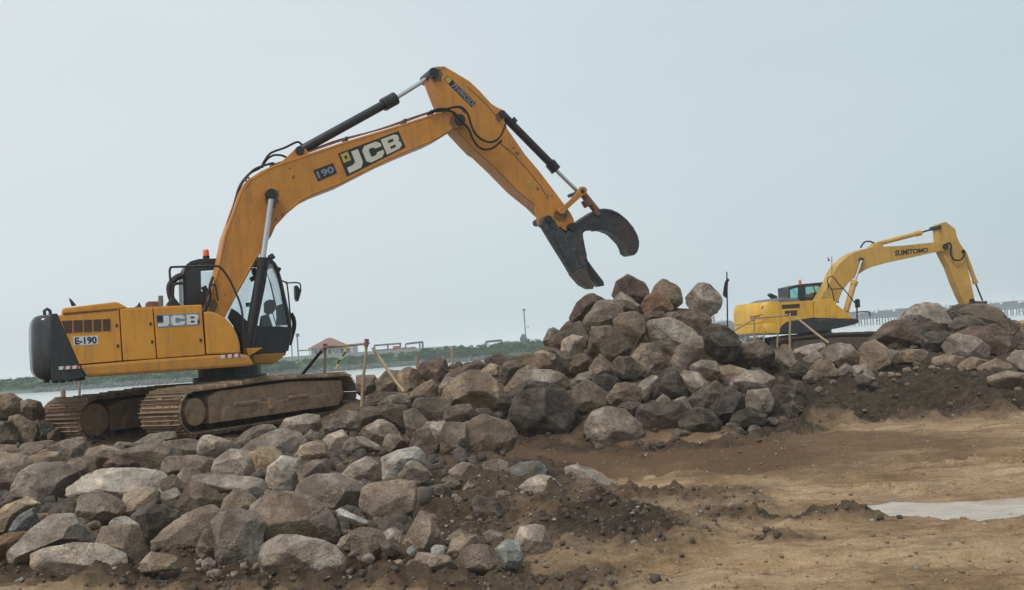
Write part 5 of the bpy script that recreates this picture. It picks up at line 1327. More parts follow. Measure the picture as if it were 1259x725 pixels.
# colour code | outline as measured on the photograph | label | short name for neighbours
ROCKS = '''
t|0,486 10,485 22,492 27,508 12,514 0,518 -14,514 -14,490|tan rounded boulder on top of the heap beside the counterweight tail|tan boulder under the counterweight tail
t|27,494 36,492 47,494 53,502 48,513 38,518 28,510
b|56,500 66,490 78,488 86,496 76,508 66,522 50,518
b|-14,520 14,519 22,530 17,549 0,552 -14,548
b|12,514 24,511 42,522 46,532 42,545 22,552 16,535
k|44,518 62,520 66,535 60,547 44,546
b|58,532 72,526 74,542 60,544
b|-14,547 14,548 20,556 10,566 -14,568
b|22,555 32,545 60,541 68,546 60,556 40,564 24,562
t|45,557 60,550 70,556 52,564
b|62,550 80,541 98,538 105,545 98,562 82,572 74,562
b|-14,560 10,558 24,562 34,575 32,588 22,604 4,616 -14,616|big brown boulder cut off by the frame, below the counterweight|big brown boulder at the frame edge
t|30,569 40,560 55,556 70,556 77,567 62,577 36,579
g|20,598 30,580 45,572 72,570 88,578 95,593 90,603 80,618 62,624 40,622 25,610|large pale round boulder in front of the far track, rough-skinned|large pale round boulder
b|84,570 97,562 110,566 119,580 108,591 95,590
b|103,568 112,553 125,549 140,552 150,558 142,574 120,579
r|130,572 140,558 155,555 170,562 174,572 165,580 138,581
b|140,558 165,550 192,542 214,552 221,570 206,582 180,577 150,568|long brown hump of a boulder just below the hub cover|long brown hump
g|138,552 146,543 165,545 174,552 152,558
g|168,546 185,534 212,530 217,541 196,546
l|91,600 100,588 130,577 165,576 190,581 203,591 198,612 172,628 130,622 98,615|widest pale tan slab in the lower rock field|wide pale slab
b|96,640 100,612 118,604 142,610 152,626 132,642 110,647
b|145,632 155,608 178,600 192,606 190,622 168,638
d|0,624 13,607 28,612 24,622 6,630
t|-14,640 8,622 25,614 42,617 42,626 30,640 14,655 -14,654|tan leaning slab with a shaded underside, at the frame edge
B|14,654 22,636 38,624 45,640 40,650 30,659|dark bluish stone wedged under a tan slab|dark bluish wedge
o|-14,668 8,656 28,656 34,664 18,684 -14,690|rust-tinted tan rock half cut off by the frame edge
l|16,686 33,664 48,646 62,636 84,635 102,646 111,656 109,674 80,676 46,684 28,690|large pale rock with a sharp ridge, second up in the corner|ridged pale rock
l|38,690 58,676 88,670 122,672 142,681 153,698 142,709 100,711 60,702|lowest long pale boulder, rounded like a loaf, in the near corner|loaf-shaped pale boulder
w|119,646 134,637 155,637 166,648 184,655 189,674 176,680 160,652
b|115,666 124,652 144,646 164,648 174,664 181,682 170,697 150,690 125,674|round brown boulder leaning on a whitish one, near corner|round brown boulder
t|175,692 186,680 204,682 218,686 215,699 195,703 179,701
d|160,650 165,635 182,622 202,626 206,642 196,670 186,676 174,664
g|193,562 207,543 228,540 241,542 240,557 225,564 205,567
l|244,547 249,537 262,536 275,543 291,545 284,558 266,566 246,564|pale blocky stone directly below the hub cover of the near track|pale blocky stone
g|290,547 303,530 320,523 332,523 342,533 312,549 298,552
g|298,552 320,536 345,527 364,530 373,541 369,557 350,564 320,552|grey sloping slab under the middle of the near track|grey sloping slab
l|345,529 352,515 375,510 390,509 394,524 385,534 368,532|palest squared block pushed against the near track bottom|palest block by the track
g|374,537 383,528 394,533 398,545 384,550
t|364,562 372,548 388,541 402,546 404,562 386,569 370,567
b|203,570 212,561 235,560 262,565 267,576 256,588 230,582 207,582
l|262,586 266,568 280,555 300,552 313,560 317,577 302,588 278,587
t|305,560 320,551 335,551 346,560 340,577 328,589 313,584
l|329,592 332,575 347,563 368,564 372,582 363,602 334,604|pale tan two-humped rock left of the big flattish boulder|pale two-humped rock
b|364,577 385,566 399,566 404,580 396,592 370,602
l|238,585 270,584 306,585 326,592 331,604 320,615 288,607 254,604 244,594|long thin striped grey slab lying across the field|long thin slab
b|212,592 225,576 240,576 252,592 236,598
d|198,592 212,585 231,600 226,614 204,612
l|198,607 215,600 223,608 206,624
b|221,617 234,593 250,595 263,605 277,613 273,628 230,631
t|277,614 288,605 305,608 313,616 316,630 286,637 269,642
g|361,605 370,592 390,584 412,583 432,590 449,598 448,612 440,627 420,632 400,624 378,619 365,613|large flattish grey-brown boulder in the middle of the lower field|large flattish boulder
g|329,604 361,604 366,614 334,610
d|198,628 218,626 227,634 213,647 200,657 188,642
b|192,664 202,650 223,635 240,625 263,624 269,640 263,662 246,678 220,680 200,677|big brown boulder with a bulging ridge, low in the field|big ridged brown boulder
b|243,677 251,650 262,654 273,662 276,673 268,685 250,687|small pointed brown stone between two larger grey boulders|small pointed stone
g|262,645 270,634 286,629 312,632 320,645 319,690 300,698 275,699 273,680 268,664|upright grey boulder with a flat face, low in the field|upright flat-faced boulder
l|308,622 320,612 320,640 306,634
b|317,642 321,607 345,607 377,612 402,625 404,642 400,662 360,668 332,679 322,682|biggest brown boulder of the lower field, high flat top|biggest brown boulder
l|319,701 328,672 345,659 375,661 402,668 416,681 422,701 406,710 362,714 333,711|large angular pale grey rock in the near foreground, scored surface|large angular pale rock
d|386,642 400,625 413,640 417,657 411,670 398,664
g|247,691 255,684 265,690 262,701 250,701
l|295,693 302,691 304,698 297,700
b|448,602 455,596 490,593 507,595 510,611 504,637 480,642 459,637 447,622|big dark-faced brown boulder with a flat top, mid field|flat-topped brown boulder
l|419,586 434,570 450,562 463,570 469,587 450,592
w|471,592 473,562 490,554 511,550 526,565 521,578 495,593|whitish angular block standing out at the field's right|whitish angular block
g|489,588 499,572 511,566 521,575 531,587 520,593 500,594
w|412,630 420,626 436,633 455,642 440,645 415,639|thin flat whitish shard below the flattish boulder|thin whitish shard
k|399,631 408,626 417,640 419,662 404,667
d|451,650 462,636 480,640 496,647 491,659 469,657
b|432,655 450,649 468,655 473,667 468,682 450,685 434,677
g|413,669 420,660 435,655 436,677 420,679
l|472,656 483,647 493,655 491,669 475,664
b|496,666 504,650 514,634 524,627 533,640 541,661 546,676 520,684 501,680|brown pyramid-shaped rock low in the field|brown pyramid rock
d|469,669 480,662 491,672 489,682 473,682
d|524,612 530,598 546,595 555,604 553,617 535,622
b|544,597 555,588 568,595 563,605 550,605
g|569,601 576,591 584,597 581,608 572,608
l|552,616 562,608 569,615 561,622
d|580,622 588,611 605,614 621,624 622,638 600,645 587,636
t|551,682 555,665 570,657 590,659 598,669 582,676 560,687|smooth tan rounded stone behind a brown one, row's front edge|smooth tan stone
b|561,691 569,678 583,669 606,674 612,691 601,704 575,706 562,700
W|609,676 621,665 637,667 643,686 636,697 619,699|pale blue-grey block at the front edge, beside a larger pale one|pale blue-grey block
l|636,662 641,650 655,647 669,650 676,665 680,681 661,689 644,684 637,676|pale rounded cube of a rock, last of the front row|pale rounded cube
g|594,656 605,651 618,657 616,666 600,669
w|529,675 535,670 546,671 547,681 532,682|little white stone resting on a flat dark one
g|508,690 512,680 530,681 550,684 563,698 540,702 514,699
W|499,676 507,670 515,680 506,687
b|552,659 565,651 579,657 571,665 556,669
B|627,577 640,569 665,569 672,580 661,594 645,602 631,597
l|638,602 651,590 662,585 676,587 692,600 697,610 680,615 650,614|tan half-buried dome of a rock in the dark earth|half-buried dome
l|696,577 711,573 735,579 753,592 753,603 730,607 714,603 700,590|long pale boulder lying alone on the dirt beside the dark mound|lone long pale boulder
w|651,617 660,608 667,615 661,622
b|609,604 625,604 634,615 616,618
b|594,567 610,564 623,570 629,592 600,599
b|551,579 570,567 586,575 588,592 560,594
r|516,447 530,444 545,440 550,451 549,470 539,475 522,466 514,456|dark brown block alone against the water, above the rubble slope|dark block against the water
r|550,460 570,452 585,444 601,448 600,457 575,464 556,466
t|438,463 460,461 468,475 460,484 440,486
b|463,468 477,455 495,457 502,471 486,484 466,483
t|483,464 500,452 513,455 521,470 516,480 495,483 484,477
t|499,489 515,475 530,468 538,475 536,490 516,492
d|446,502 455,485 475,481 501,485 496,492 470,497 450,505
l|464,496 480,487 500,484 509,493 501,502 474,502
d|441,517 449,503 475,497 496,500 502,512 504,532 494,539 468,524 446,527
d|504,497 514,490 540,489 556,490 558,502 546,517 530,522 518,512
b|496,507 510,504 522,515 532,525 522,532 512,547 503,535
l|444,534 450,526 465,516 479,519 491,534 504,549 490,555 464,547 449,542|pale split boulder in the middle below the bamboo brace|pale split boulder
b|469,550 475,535 491,534 505,551 485,558
g|414,517 425,505 439,507 442,520 444,534 428,537
d|399,522 410,514 426,522 421,536 399,542
l|394,547 404,535 420,529 427,537 425,552 409,555
g|421,552 431,538 446,537 466,548 470,554 440,557
t|540,490 548,479 560,466 580,457 601,459 613,474 613,492 600,502 578,505 558,499 543,498|big rust-topped tan boulder on the rubble slope|rust-topped boulder
t|549,477 560,467 575,456 584,458 581,470 565,480
g|540,477 548,462 557,465 559,476 548,481
d|544,517 549,505 560,499 575,497 586,508 585,522 560,524 545,523
d|584,502 600,502 613,512 606,520 588,517
l|519,530 525,520 546,519 550,535 541,552 527,547
b|539,535 545,524 556,519 570,522 576,540 571,564 549,564 539,553|brown face of the split boulder at the dirt's edge
b|560,524 580,515 601,510 622,519 635,533 628,552 600,564 574,562 566,545|large brown boulder with a bright seam at the dirt's edge|large seamed boulder
d|504,552 510,530 525,527 539,545 532,562 511,564
d|592,450 597,440 615,435 636,439 642,446 620,452 600,457
t|589,458 604,446 616,452 613,462 594,464
b|614,457 620,446 635,444 646,450 641,464 625,474 617,467
b|620,480 638,456 655,447 669,453 650,468 634,484
t|655,452 660,435 670,432 682,435 689,452 688,462 664,458|pinkish tan upright block beside the foot of the high heap|pinkish upright block
l|644,467 654,455 670,454 686,458 698,461 701,476 699,485 680,479 662,480 646,478|palest wide boulder, resting on the huge dark one|palest wide boulder
d|624,492 634,478 646,467 648,482 641,497 630,502
d|604,497 614,487 629,486 634,499 621,510 608,507
d|657,432 671,426 691,429 702,440 691,447 674,442
k|627,517 631,500 639,485 660,479 690,483 706,499 715,520 713,540 690,544 660,544 634,532|huge dark boulder with a rusty patch, at the foot of the heap|huge dark boulder
k|659,482 680,473 702,486 697,494 670,490
r|755,364 759,347 772,339 785,344 796,351 797,365 786,375 774,369 762,362|dark reddish rock perched highest on the heap|dark perched rock
l|753,370 764,359 776,366 789,378 786,387 768,387 755,380
t|803,360 808,350 815,344 828,346 837,357 839,371 829,379 818,374 806,362|pale tan rock on the heap's top beside the rusty one|pale tan summit rock
o|788,380 795,365 808,357 820,367 828,379 817,389 795,392|rusty orange-brown rock near the heap's top|rusty summit rock
r|783,392 795,385 815,383 824,386 812,397 797,404
r|703,390 709,373 722,362 733,360 749,367 733,377 729,387 716,398 705,395
g|718,394 729,378 737,366 751,368 763,379 768,391 756,402 740,405 729,414 719,407|large grey rock on the heap's upper shoulder|grey shoulder rock
b|668,417 674,406 683,403 689,411 687,427 677,429 669,424
d|682,417 694,400 712,395 722,408 724,420 713,432 700,427 687,432|dark rounded rock on the heap's lower shoulder|dark shoulder rock
l|690,434 692,420 703,413 716,414 721,426 714,439 700,444 692,442
b|723,437 729,405 742,403 756,404 770,418 775,431 766,442 745,447 727,440|big brown rock in the centre of the heap|central brown rock
b|754,397 769,385 789,387 793,400 790,420 781,437 770,432 763,412
l|794,403 804,393 826,391 846,402 860,412 861,424 848,438 830,443 814,432 799,417|big pale grey angular boulder in the heap's upper right|big pale angular boulder
g|824,447 834,428 850,414 863,416 865,442 856,452 829,457
l|812,392 820,384 833,384 838,396 826,398
k|829,389 841,388 840,399 829,397
b|837,398 844,385 855,381 867,387 874,393 870,410 855,415 844,407
l|837,370 847,360 860,349 871,351 882,361 887,374 882,384 865,389 851,384 841,377|pale tan-grey rock perched at the heap's right shoulder, above a gap|pale perched rock
k|858,422 867,405 880,398 894,401 905,412 907,426 901,440 885,447 867,445 859,434|big round blackish brown boulder on the heap's right side|round blackish boulder
b|772,442 789,424 806,424 817,440 820,457 800,464 778,458
d|750,450 759,439 776,439 792,455 781,467 753,462
b|723,458 731,443 738,435 751,447 764,462 745,467 727,464|pointed brown rock, like a cone, in the heap's lower middle|brown cone rock
b|699,442 714,435 724,440 724,452 712,462 699,457
d|683,433 695,432 706,442 707,458 700,467 687,457
b|715,439 721,429 729,440 730,452 720,449
g|700,474 711,460 725,456 734,463 721,472 704,482
k|729,465 745,459 759,466 765,477 748,485 734,477
b|697,494 703,482 712,474 725,466 736,472 749,487 750,502 731,512 709,512 698,504|brown boulder with whitish patches beside the huge dark one|white-patched boulder
b|748,489 759,472 775,470 787,478 787,492 769,504 751,499
l|780,482 789,468 806,459 810,465 799,482 796,492 786,490
k|797,489 804,470 818,456 829,455 840,470 847,485 836,492 809,494|blackish three-cornered rock in the heap's lower centre|blackish three-cornered rock
l|835,464 844,456 859,459 870,472 872,484 858,489 845,480
g|848,452 862,443 880,445 884,460 873,467 854,462
t|881,452 898,449 922,456 920,467 889,469
d|843,497 860,480 880,470 895,479 894,500 879,507 853,504
l|899,467 914,457 936,455 950,466 949,482 926,485 909,482 899,477|wide pale rock above the square block, heap's right foot|wide pale rock
l|917,489 921,481 945,478 950,495 948,506 935,509 919,505|square pale grey block at the heap's right foot|square block
k|837,522 841,508 860,501 876,507 884,521 877,535 858,537 841,530|round blackish boulder on the dirt at the heap's right front|low round blackish boulder
d|783,512 789,499 815,494 837,495 842,511 837,527 810,532 789,527
l|824,499 834,488 843,489 852,506 839,512
g|807,492 815,485 824,490 823,499 808,498
l|722,522 729,508 745,501 766,504 782,515 787,532 777,547 750,552 730,543 723,533|rough pale boulder with an earth cap, foremost of the heap|earth-capped pale boulder
d|758,502 769,494 790,496 797,501 781,512 767,510
k|868,507 884,490 901,479 917,490 914,517 890,522 874,517
k|898,522 904,508 920,502 942,510 937,522 915,527
k|943,487 954,475 977,477 973,502 954,507
k|948,512 959,500 976,494 982,505 972,518
d|893,442 904,425 925,419 946,419 952,430 947,447 930,457 904,454|broad brown boulder next to the round blackish one|broad brown boulder
g|941,442 954,430 971,431 977,445 966,457 947,457
l|974,432 989,424 1011,421 1014,432 1000,444 984,442
l|988,442 1003,431 1012,440 996,452
l|1008,437 1018,427 1028,422 1042,423 1052,435 1052,452 1035,457 1016,447|large pale tan boulder under the second excavator's track|pale boulder under the far track
d|1004,439 1015,433 1027,443 1021,450 1007,447
k|971,454 982,446 994,453 992,467 976,464
g|988,464 998,454 1007,458 1005,470 990,470
t|996,454 1010,442 1024,448 1027,462 1012,469 999,465
g|1026,457 1040,447 1052,455 1047,464 1030,464
k|973,467 985,469 990,482 975,484
t|1052,447 1057,432 1063,421 1075,418 1090,428 1093,446 1075,457 1056,455
l|1082,439 1094,429 1105,433 1102,447 1087,449
l|1104,400 1108,392 1120,380 1137,372 1151,375 1161,386 1170,402 1166,409 1140,408 1125,409 1109,405|tallest pinkish grey boulder with a bright ridge, by the jetty|tall pinkish boulder
r|1073,417 1087,402 1103,394 1120,402 1135,415 1139,432 1120,433 1092,432|dark pinkish brown boulder that the tallest one leans on|dark leaning boulder
k|1134,416 1140,409 1169,410 1167,421 1163,433 1145,437 1136,431
k|1159,387 1170,379 1182,385 1179,398 1164,396
b|1181,387 1189,376 1210,374 1226,381 1234,392 1230,404 1210,405 1194,394|mottled brown boulder under the far excavator's bucket|mottled bucket boulder
d|1169,398 1180,390 1196,388 1212,400 1207,410 1185,411 1171,408
r|1180,412 1199,402 1226,402 1240,415 1247,431 1242,442 1222,439 1203,422|big smooth brown boulder, tilted, lower right of the bucket one|big tilted boulder
g|1161,427 1168,415 1180,411 1196,414 1217,427 1229,440 1200,444 1168,437|smooth grey-pink egg-like boulder lying in front of the tilted one|egg-like boulder
d|1225,394 1240,392 1252,402 1250,417 1241,420 1229,407
d|1244,420 1258,408 1277,409 1277,434 1249,434
t|1244,400 1259,394 1277,397 1277,412 1249,414
l|1241,442 1249,432 1277,432 1277,460 1244,457
t|1099,435 1115,430 1131,430 1144,436 1130,445 1104,445
t|1144,442 1165,435 1182,440 1177,452 1154,450
t|1179,448 1195,439 1217,445 1207,457 1184,457
t|1204,452 1225,442 1242,450 1237,464 1209,464
t|1214,465 1240,457 1277,461 1277,477 1229,477
g|1049,450 1065,449 1074,462 1060,467 1049,462
g|1052,463 1064,459 1076,466 1068,474 1054,473
l|917,481 918,482 919,483'''
_ico = {}
def ico(level):
    if level not in _ico:
        bm = bmesh.new(); bmesh.ops.create_icosphere(bm, subdivisions=level, radius=1.0)
        V = np.array([v.co[:] for v in bm.verts]); Fq = np.array([[v.index for v in f.verts] for f in bm.faces]); bm.free()
        _ico[level] = (V, Fq)
    return _ico[level]
def hull2(P):
    P = sorted(set(map(tuple, P)))
    def half(pts):
        h = []
        for p in pts:
            while len(h) >= 2 and (h[-1][0] - h[-2][0]) * (p[1] - h[-2][1]) - (h[-1][1] - h[-2][1]) * (p[0] - h[-2][0]) <= 0: h.pop()
            h.append(p)
        return h
    a = half(P); b_ = half(P[::-1]); return a[:-1] + b_[:-1]
def rock_mesh(poly, depth, seed, level, rough=1.0):
    """poly: convex outline in metres (x right, y up) round its centre; returns verts in (right, up, towards viewer)"""
    r = random.Random(seed)
    V, Fq = ico(level)
    _ra = random.Random(seed + 5)
    poly = [(x * _ra.uniform(.95, 1.06), y * _ra.uniform(.95, 1.06)) for x, y in poly]
    H = hull2(poly); n = len(H)
    planes = []
    for i in range(n):
        a, c_ = np.array(H[i]), np.array(H[(i + 1) % n]); d_ = c_ - a; L = np.hypot(*d_)
        if L < 1e-5: continue
        nn = np.array((d_[1], -d_[0])) / L; h = float(nn @ a)
        if h < 0.01: h = 0.01
        for sgn in (1, -1):
            al = math.radians(r.choice((r.uniform(3, 20), r.uniform(25, 58))))
            planes.append(((nn[0] * math.cos(al), nn[1] * math.cos(al), sgn * math.sin(al)), h * math.cos(al)))
    hh_ = (max(p[1] for p in H) - min(p[1] for p in H)) / 2
    for nx, ny, nz_, lo, hi in ((r.gauss(0, .30), r.uniform(.45, .75), .75, .60, .80), (r.gauss(0, .40), r.uniform(-.4, .0), .93, .58, .78)):
        v = Vector((nx, ny, nz_)).normalized(); planes.append((tuple(v), (abs(v.z) * depth + abs(v.y) * hh_) * r.uniform(lo, hi)))
    for sgn in (1, -1):
        for q in range(2):
            v = Vector((r.gauss(0, .38), r.gauss(0, .38) + .08, sgn)).normalized(); planes.append((tuple(v), depth * r.uniform(.72, 1.05)))
    Nn = np.array([p[0] for p in planes]); Hh = np.array([p[1] for p in planes])
    p = 42.0
    D = V @ Nn.T / Hh[None]
    R = (np.clip(D, 1e-4, None) ** p).sum(1) ** (-1 / p) * 1.02
    fid = D.argmax(1)
    # chips: flat fracture faces that cut off random corners
    P_ = V * R[:, None]
    for q in range(17):
        nn = np.array(Vector((r.gauss(0, 1), r.gauss(0, 1), r.gauss(0, 1))).normalized()[:])
        if q > 2 and abs(nn[2]) < .55: continue
        s_ = float((P_ @ nn).max()) * (r.uniform(.86, .96) if abs(nn[2]) < .55 else r.uniform(.74, .93))
        dn = V @ nn
        cut_ = (dn > 1e-3) & (s_ / np.maximum(dn, 1e-3) < R); fid = np.where(cut_, 100 + q, fid)
        R = np.where(dn > 1e-3, np.minimum(R, s_ / np.maximum(dn, 1e-3)), R)
    sc = (abs(np.array(H)).max()) 
    off = Vector((r.uniform(0, 90), r.uniform(0, 90), r.uniform(0, 90)))
    out_ = []
    P = V * R[:, None]
    amp = 0.034 * rough
    nz = np.empty(len(V))
    for i in range(len(V)):
        q = Vector(P[i]) / sc
        f1_ = mnoise.voronoi(q * 1.25 + off)[0]
        nz[i] = (min(f1_[1] - f1_[0], .5) * -.09 + .02) * rough + (mnoise.voronoi(q * 3.1 + off)[0][0] - .35) * .05 * rough + mnoise.noise(q * 1.7 + off) * amp * .8 + mnoise.noise(q * 4.3 + off) * amp * .9 + abs(mnoise.noise(q * 7.5 + off)) * -amp * .8 + mnoise.noise(q * 17 + off) * amp * .3
    fv = {}
    for i_ in np.unique(fid): fv[int(i_)] = min(1.0, max(0.0, r.gauss(.5, .26)))
    return V * (R * (1 + nz))[:, None], Fq, np.array([fv[int(i_)] for i_ in fid], np.float32)
def place_rock(poly_px, Y, code, seed, name='boulder', level=None, squash=None):
    P = np.array(poly_px, float)
    n_ = len(P); a_ = 0; c = np.zeros(2)
    for i in range(n_):
        x0, y0 = P[i]; x1, y1 = P[(i + 1) % n_]; k = x0 * y1 - x1 * y0; a_ += k; c += np.array((x0 + x1, y0 + y1)) * k
    c = c / (3 * a_); area = abs(a_) / 2
    P0 = at_depth(c[0], c[1], Y)
    s = float((P0 - EYE) @ _f) / F
    g_ = 1.10
    loc = [((x - c[0]) * s * g_, -(y - c[1]) * s * g_) for x, y in P]
    dep = 0.58 * math.sqrt(area) * s
    if level is None: level = 6 if area > 1300 else (5 if area > 150 else 4)
    V, Fq, fac = rock_mesh(loc, dep, seed, level)
    d_ = (P0 - EYE); d_ /= np.linalg.norm(d_)
    Rv = CR - d_ * (CR @ d_); Rv /= np.linalg.norm(Rv); Uv = np.cross(Rv, d_)
    Wv = V[:, :1] * Rv + V[:, 1:2] * Uv - V[:, 2:3] * d_
    me = fast_mesh(name, Wv, Fq, MAT['rock'])
    me.attributes.new('facet', 'FLOAT', 'POINT').data.foreach_set('value', fac)
    o = bpy.data.objects.new(name, me); COL.objects.link(o); o.location = tuple(P0)
    c0 = STONE[code]; r = random.Random(seed * 3 + 1)
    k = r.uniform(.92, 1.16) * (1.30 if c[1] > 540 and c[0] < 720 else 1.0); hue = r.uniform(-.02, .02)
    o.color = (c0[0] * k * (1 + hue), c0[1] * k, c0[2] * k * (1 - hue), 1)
    return o, c, area
def zone_of(x, y):
    if x > 1045: return 'in the right-hand boulder row', 'boulders along the earth bank'
    if x > 925 and y < 475: return 'on the low rubble beside the heap', 'rocks between the heap and the earth bank'
    if x > 640 and y < 560: return 'in the high heap', 'boulders of the high heap'
    if x > 430 and y < 568: return 'on the rubble slope', 'rocks of the rubble slope'
    if x < 110 and y < 552: return 'behind the far track', 'rocks behind the far track'
    return 'in the lower field', 'rocks of the lower field'
rocks = []
for i, line in enumerate(ROCKS.strip().split('\n')):
    f_ = line.split('|'); pts = [tuple(map(float, q.split(','))) for q in f_[1].split()]
    if len(pts) < 4: continue
    cx = sum(p[0] for p in pts) / len(pts); cy = sum(p[1] for p in pts) / len(pts)
    low = max(p[1] for p in pts)
    Y = hit(cx, cy * .6 + low * .4, 0.02)
    # nothing may stand inside the machine: keep these in front of the tracks
    o, c, area = place_rock(pts, Y, f_[0], 100 + i)
    rocks.append(dict(o=o, c=c, area=area, code=f_[0], pts=pts, Y=Y, label=f_[2] if len(f_) > 2 else None, short=f_[3] if len(f_) > 3 else None))
lands = [q for q in rocks if q['short']]
used = set(q['label'].lower() for q in rocks if q['label'])
def direction(dx, dy):
    a = math.degrees(math.atan2(-dy, dx)) % 360
    return ['to the right of', 'above and right of', 'above', 'above and left of', 'to the left of', 'below and left of', 'below', 'below and right of'][int(((a + 22.5) % 360) // 45)]
def nwords(s): return len(s.replace('-', ' ').split())
for q in rocks:
    if q['label'] is None:
        ws = max(p[0] for p in q['pts']) - min(p[0] for p in q['pts']); hs = max(p[1] for p in q['pts']) - min(p[1] for p in q['pts'])
        size = 'large' if q['area'] > 1400 else ('mid-sized' if q['area'] > 450 else 'small')
        shp = 'flattish ' if ws > 1.9 * hs else ('upright ' if hs > 1.15 * ws else '')
        head = '%s %s%s rock' % (size, shp, WORD[q['code']])
        near_ = sorted(lands, key=lambda L: np.hypot(*(L['c'] - q['c'])))
        cands = []
        for L in near_[:3]:
            dx, dy = q['c'] - L['c']; dd = math.hypot(dx, dy)
            cands.append('%s %s%s the %s' % (head, 'just ' if dd < 45 else '', direction(dx, dy), L['short']))
        cands.append('%s between the %s and the %s' % (head, near_[0]['short'], near_[1]['short']))
        cands.append('%s between the %s and the %s' % (head, near_[0]['short'], near_[2]['short']))
        cands.append('%s a little off the %s, towards the %s' % (head, near_[1]['short'], near_[0]['short']))
        for L in near_[3:7]:
            dx, dy = q['c'] - L['c']; cands.append('%s well %s the %s' % (head, direction(dx, dy), L['short']))
        for s_ in cands:
            if s_.lower() not in used and nwords(s_) <= 16: q['label'] = s_; break
        else: q['label'] = cands[0] + ', nearer the ground'
        used.add(q['label'].lower())
    z1, grp = zone_of(*q['c'])
    tag(q['o'], q['label'], 'boulder' if q['area'] > 450 else 'rock', grp)

# smaller stones that fill in round the boulders (one object each)
r = random.Random(21)
FILL = [('small brown stone in the earth between the lower boulders', 'b', 'small stones between the lower boulders', [(10, 600), (440, 560), (600, 600), (640, 690), (420, 705), (60, 712)], 40, (4, 9)),
        ('small pale stone lying loose on the dark earth mound', 'l', 'pale stones on the dark earth mound', [(600, 590), (700, 612), (890, 600), (905, 625), (800, 665), (660, 700), (600, 640)], 26, (3, 7)),
        ('small dark stone tucked into the foot of the high heap', 'd', 'small stones at the foot of the heap', [(640, 545), (700, 552), (800, 550), (900, 535), (1000, 520), (1000, 500), (900, 515), (700, 530)], 26, (4, 9)),
        ('small grey stone sticking out of the black earth bank', 'g', 'stones in the black earth bank', [(985, 480), (1060, 455), (1200, 465), (1258, 480), (1258, 505), (1080, 505), (990, 520)], 15, (2.5, 6)),
        ('small tan stone on the crumbling top of the earth bank', 't', 'stones on the crest of the earth bank', [(1040, 452), (1100, 440), (1259, 452), (1259, 470), (1100, 462), (1040, 470)], 9, (3, 6))]
def inpoly(x, y, P):
    s = False; j = len(P) - 1
    for i in range(len(P)):
        if (P[i][1] > y) != (P[j][1] > y) and x < (P[j][0] - P[i][0]) * (y - P[i][1]) / (P[j][1] - P[i][1]) + P[i][0]: s = not s
        j = i
    return s
seed = 900
def stone_label(lab, o_, c_):
    head = ' '.join(lab.split()[:3])
    near_ = sorted(lands, key=lambda L: np.hypot(*(L['c'] - c_)))
    for L in near_[:9]:
        dx, dy = c_ - L['c']; dd = math.hypot(dx, dy)
        s_ = '%s %s%s the %s' % (head, 'just ' if dd < 45 else ('' if dd < 110 else 'well '), direction(dx, dy), L['short'])
        if s_.lower() not in used and nwords(s_) <= 16: used.add(s_.lower()); return s_
    return lab
stone_pool = {}
for lab, code, grp, poly, cnt, (s0, s1_) in FILL:
    k = 0; tries = 0
    xs = [p[0] for p in poly]; ys_ = [p[1] for p in poly]
    while k < cnt and tries < 4000:
        tries += 1
        x, y = r.uniform(min(xs), max(xs)), r.uniform(min(ys_), max(ys_))
        if not inpoly(x, y, poly): continue
        if any(inpoly(x, y, q['pts']) for q in rocks): continue
        s_ = r.uniform(s0, s1_); n_ = r.randint(5, 8)
        pts = [(x + s_ * r.uniform(.75, 1.15) * math.cos(a), y + s_ * .72 * r.uniform(.75, 1.15) * math.sin(a)) for a in np.linspace(0, 2 * math.pi * (n_ - 1) / n_, n_)]
        Y = hit(x, y + s_ * .3, 0.0)
        o_, c_, _ = place_rock(pts, Y, code, seed, 'stone', 3)
        tag(o_, stone_label(lab, o_, c_), 'stone', grp)
        seed += 1; k += 1

# gravel, clods and grit: far too many to count
def ground_at(x, y):
    a, dk, rb, pd = ground_fields(np.array(x)[None], np.array(y)[None]); return a[0], dk[0], pd[0]
rs = np.random.RandomState(8)
def scatter(n_, ylo, yhi, tlo, thi, keep, rlo, rhi, sink=.25):
    Y = ylo * (yhi / ylo) ** rs.rand(n_); t = rs.uniform(tlo, thi, n_); X = t * Y
    z, dk, pd = ground_at(X, Y)
    m_ = (rs.rand(n_) < keep(dk, t, Y)) & (pd < .3)
    rr_ = rlo * (rhi / rlo) ** (rs.rand(n_) ** 1.8)
    return [(X[i], Y[i], z[i] + rr_[i] * (0.55 - sink), rr_[i]) for i in np.where(m_)[0]]
g1 = scatter(21000, 4.6, 24, -.62, .62, lambda dk, t, Y: np.clip(dk * 1.1 - .12, 0, 1), .007, .034)
blob = blob_stones('earth_clods', g1, stone_mat('earth_clod', (0.048, 0.037, 0.029), (0.145, 0.11, 0.084), 5.0), 12)
tag(blob, 'brown clods and crumbs of earth among the rocks', 'clods', kind='stuff')
g2 = scatter(9000, 4.6, 22, -.62, .62, lambda dk, t, Y: np.where((t > .28) & (Y > 12.6), .06, np.clip(dk * .26 + .02, 0, 1)), .006, .030)
blob = blob_stones('gravel', g2, stone_mat('pale_gravel', (0.16, 0.135, 0.11), (0.44, 0.39, 0.33), 4.0), 13)
tag(blob, 'pale gravel scattered over the dirt and dark earth', 'gravel', kind='stuff')
g3 = scatter(6000, 5, 14, -.1, .62, lambda dk, t, Y: np.clip(.5 - dk, 0, 1) * .7, .005, .022)
blob = blob_stones('dirt_crumbs', g3, stone_mat('tan_dirt_crumb', (0.20, 0.13, 0.075), (0.38, 0.27, 0.165), 4.0), 14)
tag(blob, 'crumbs of tan dirt over the trampled ground', 'crumbs', kind='stuff')
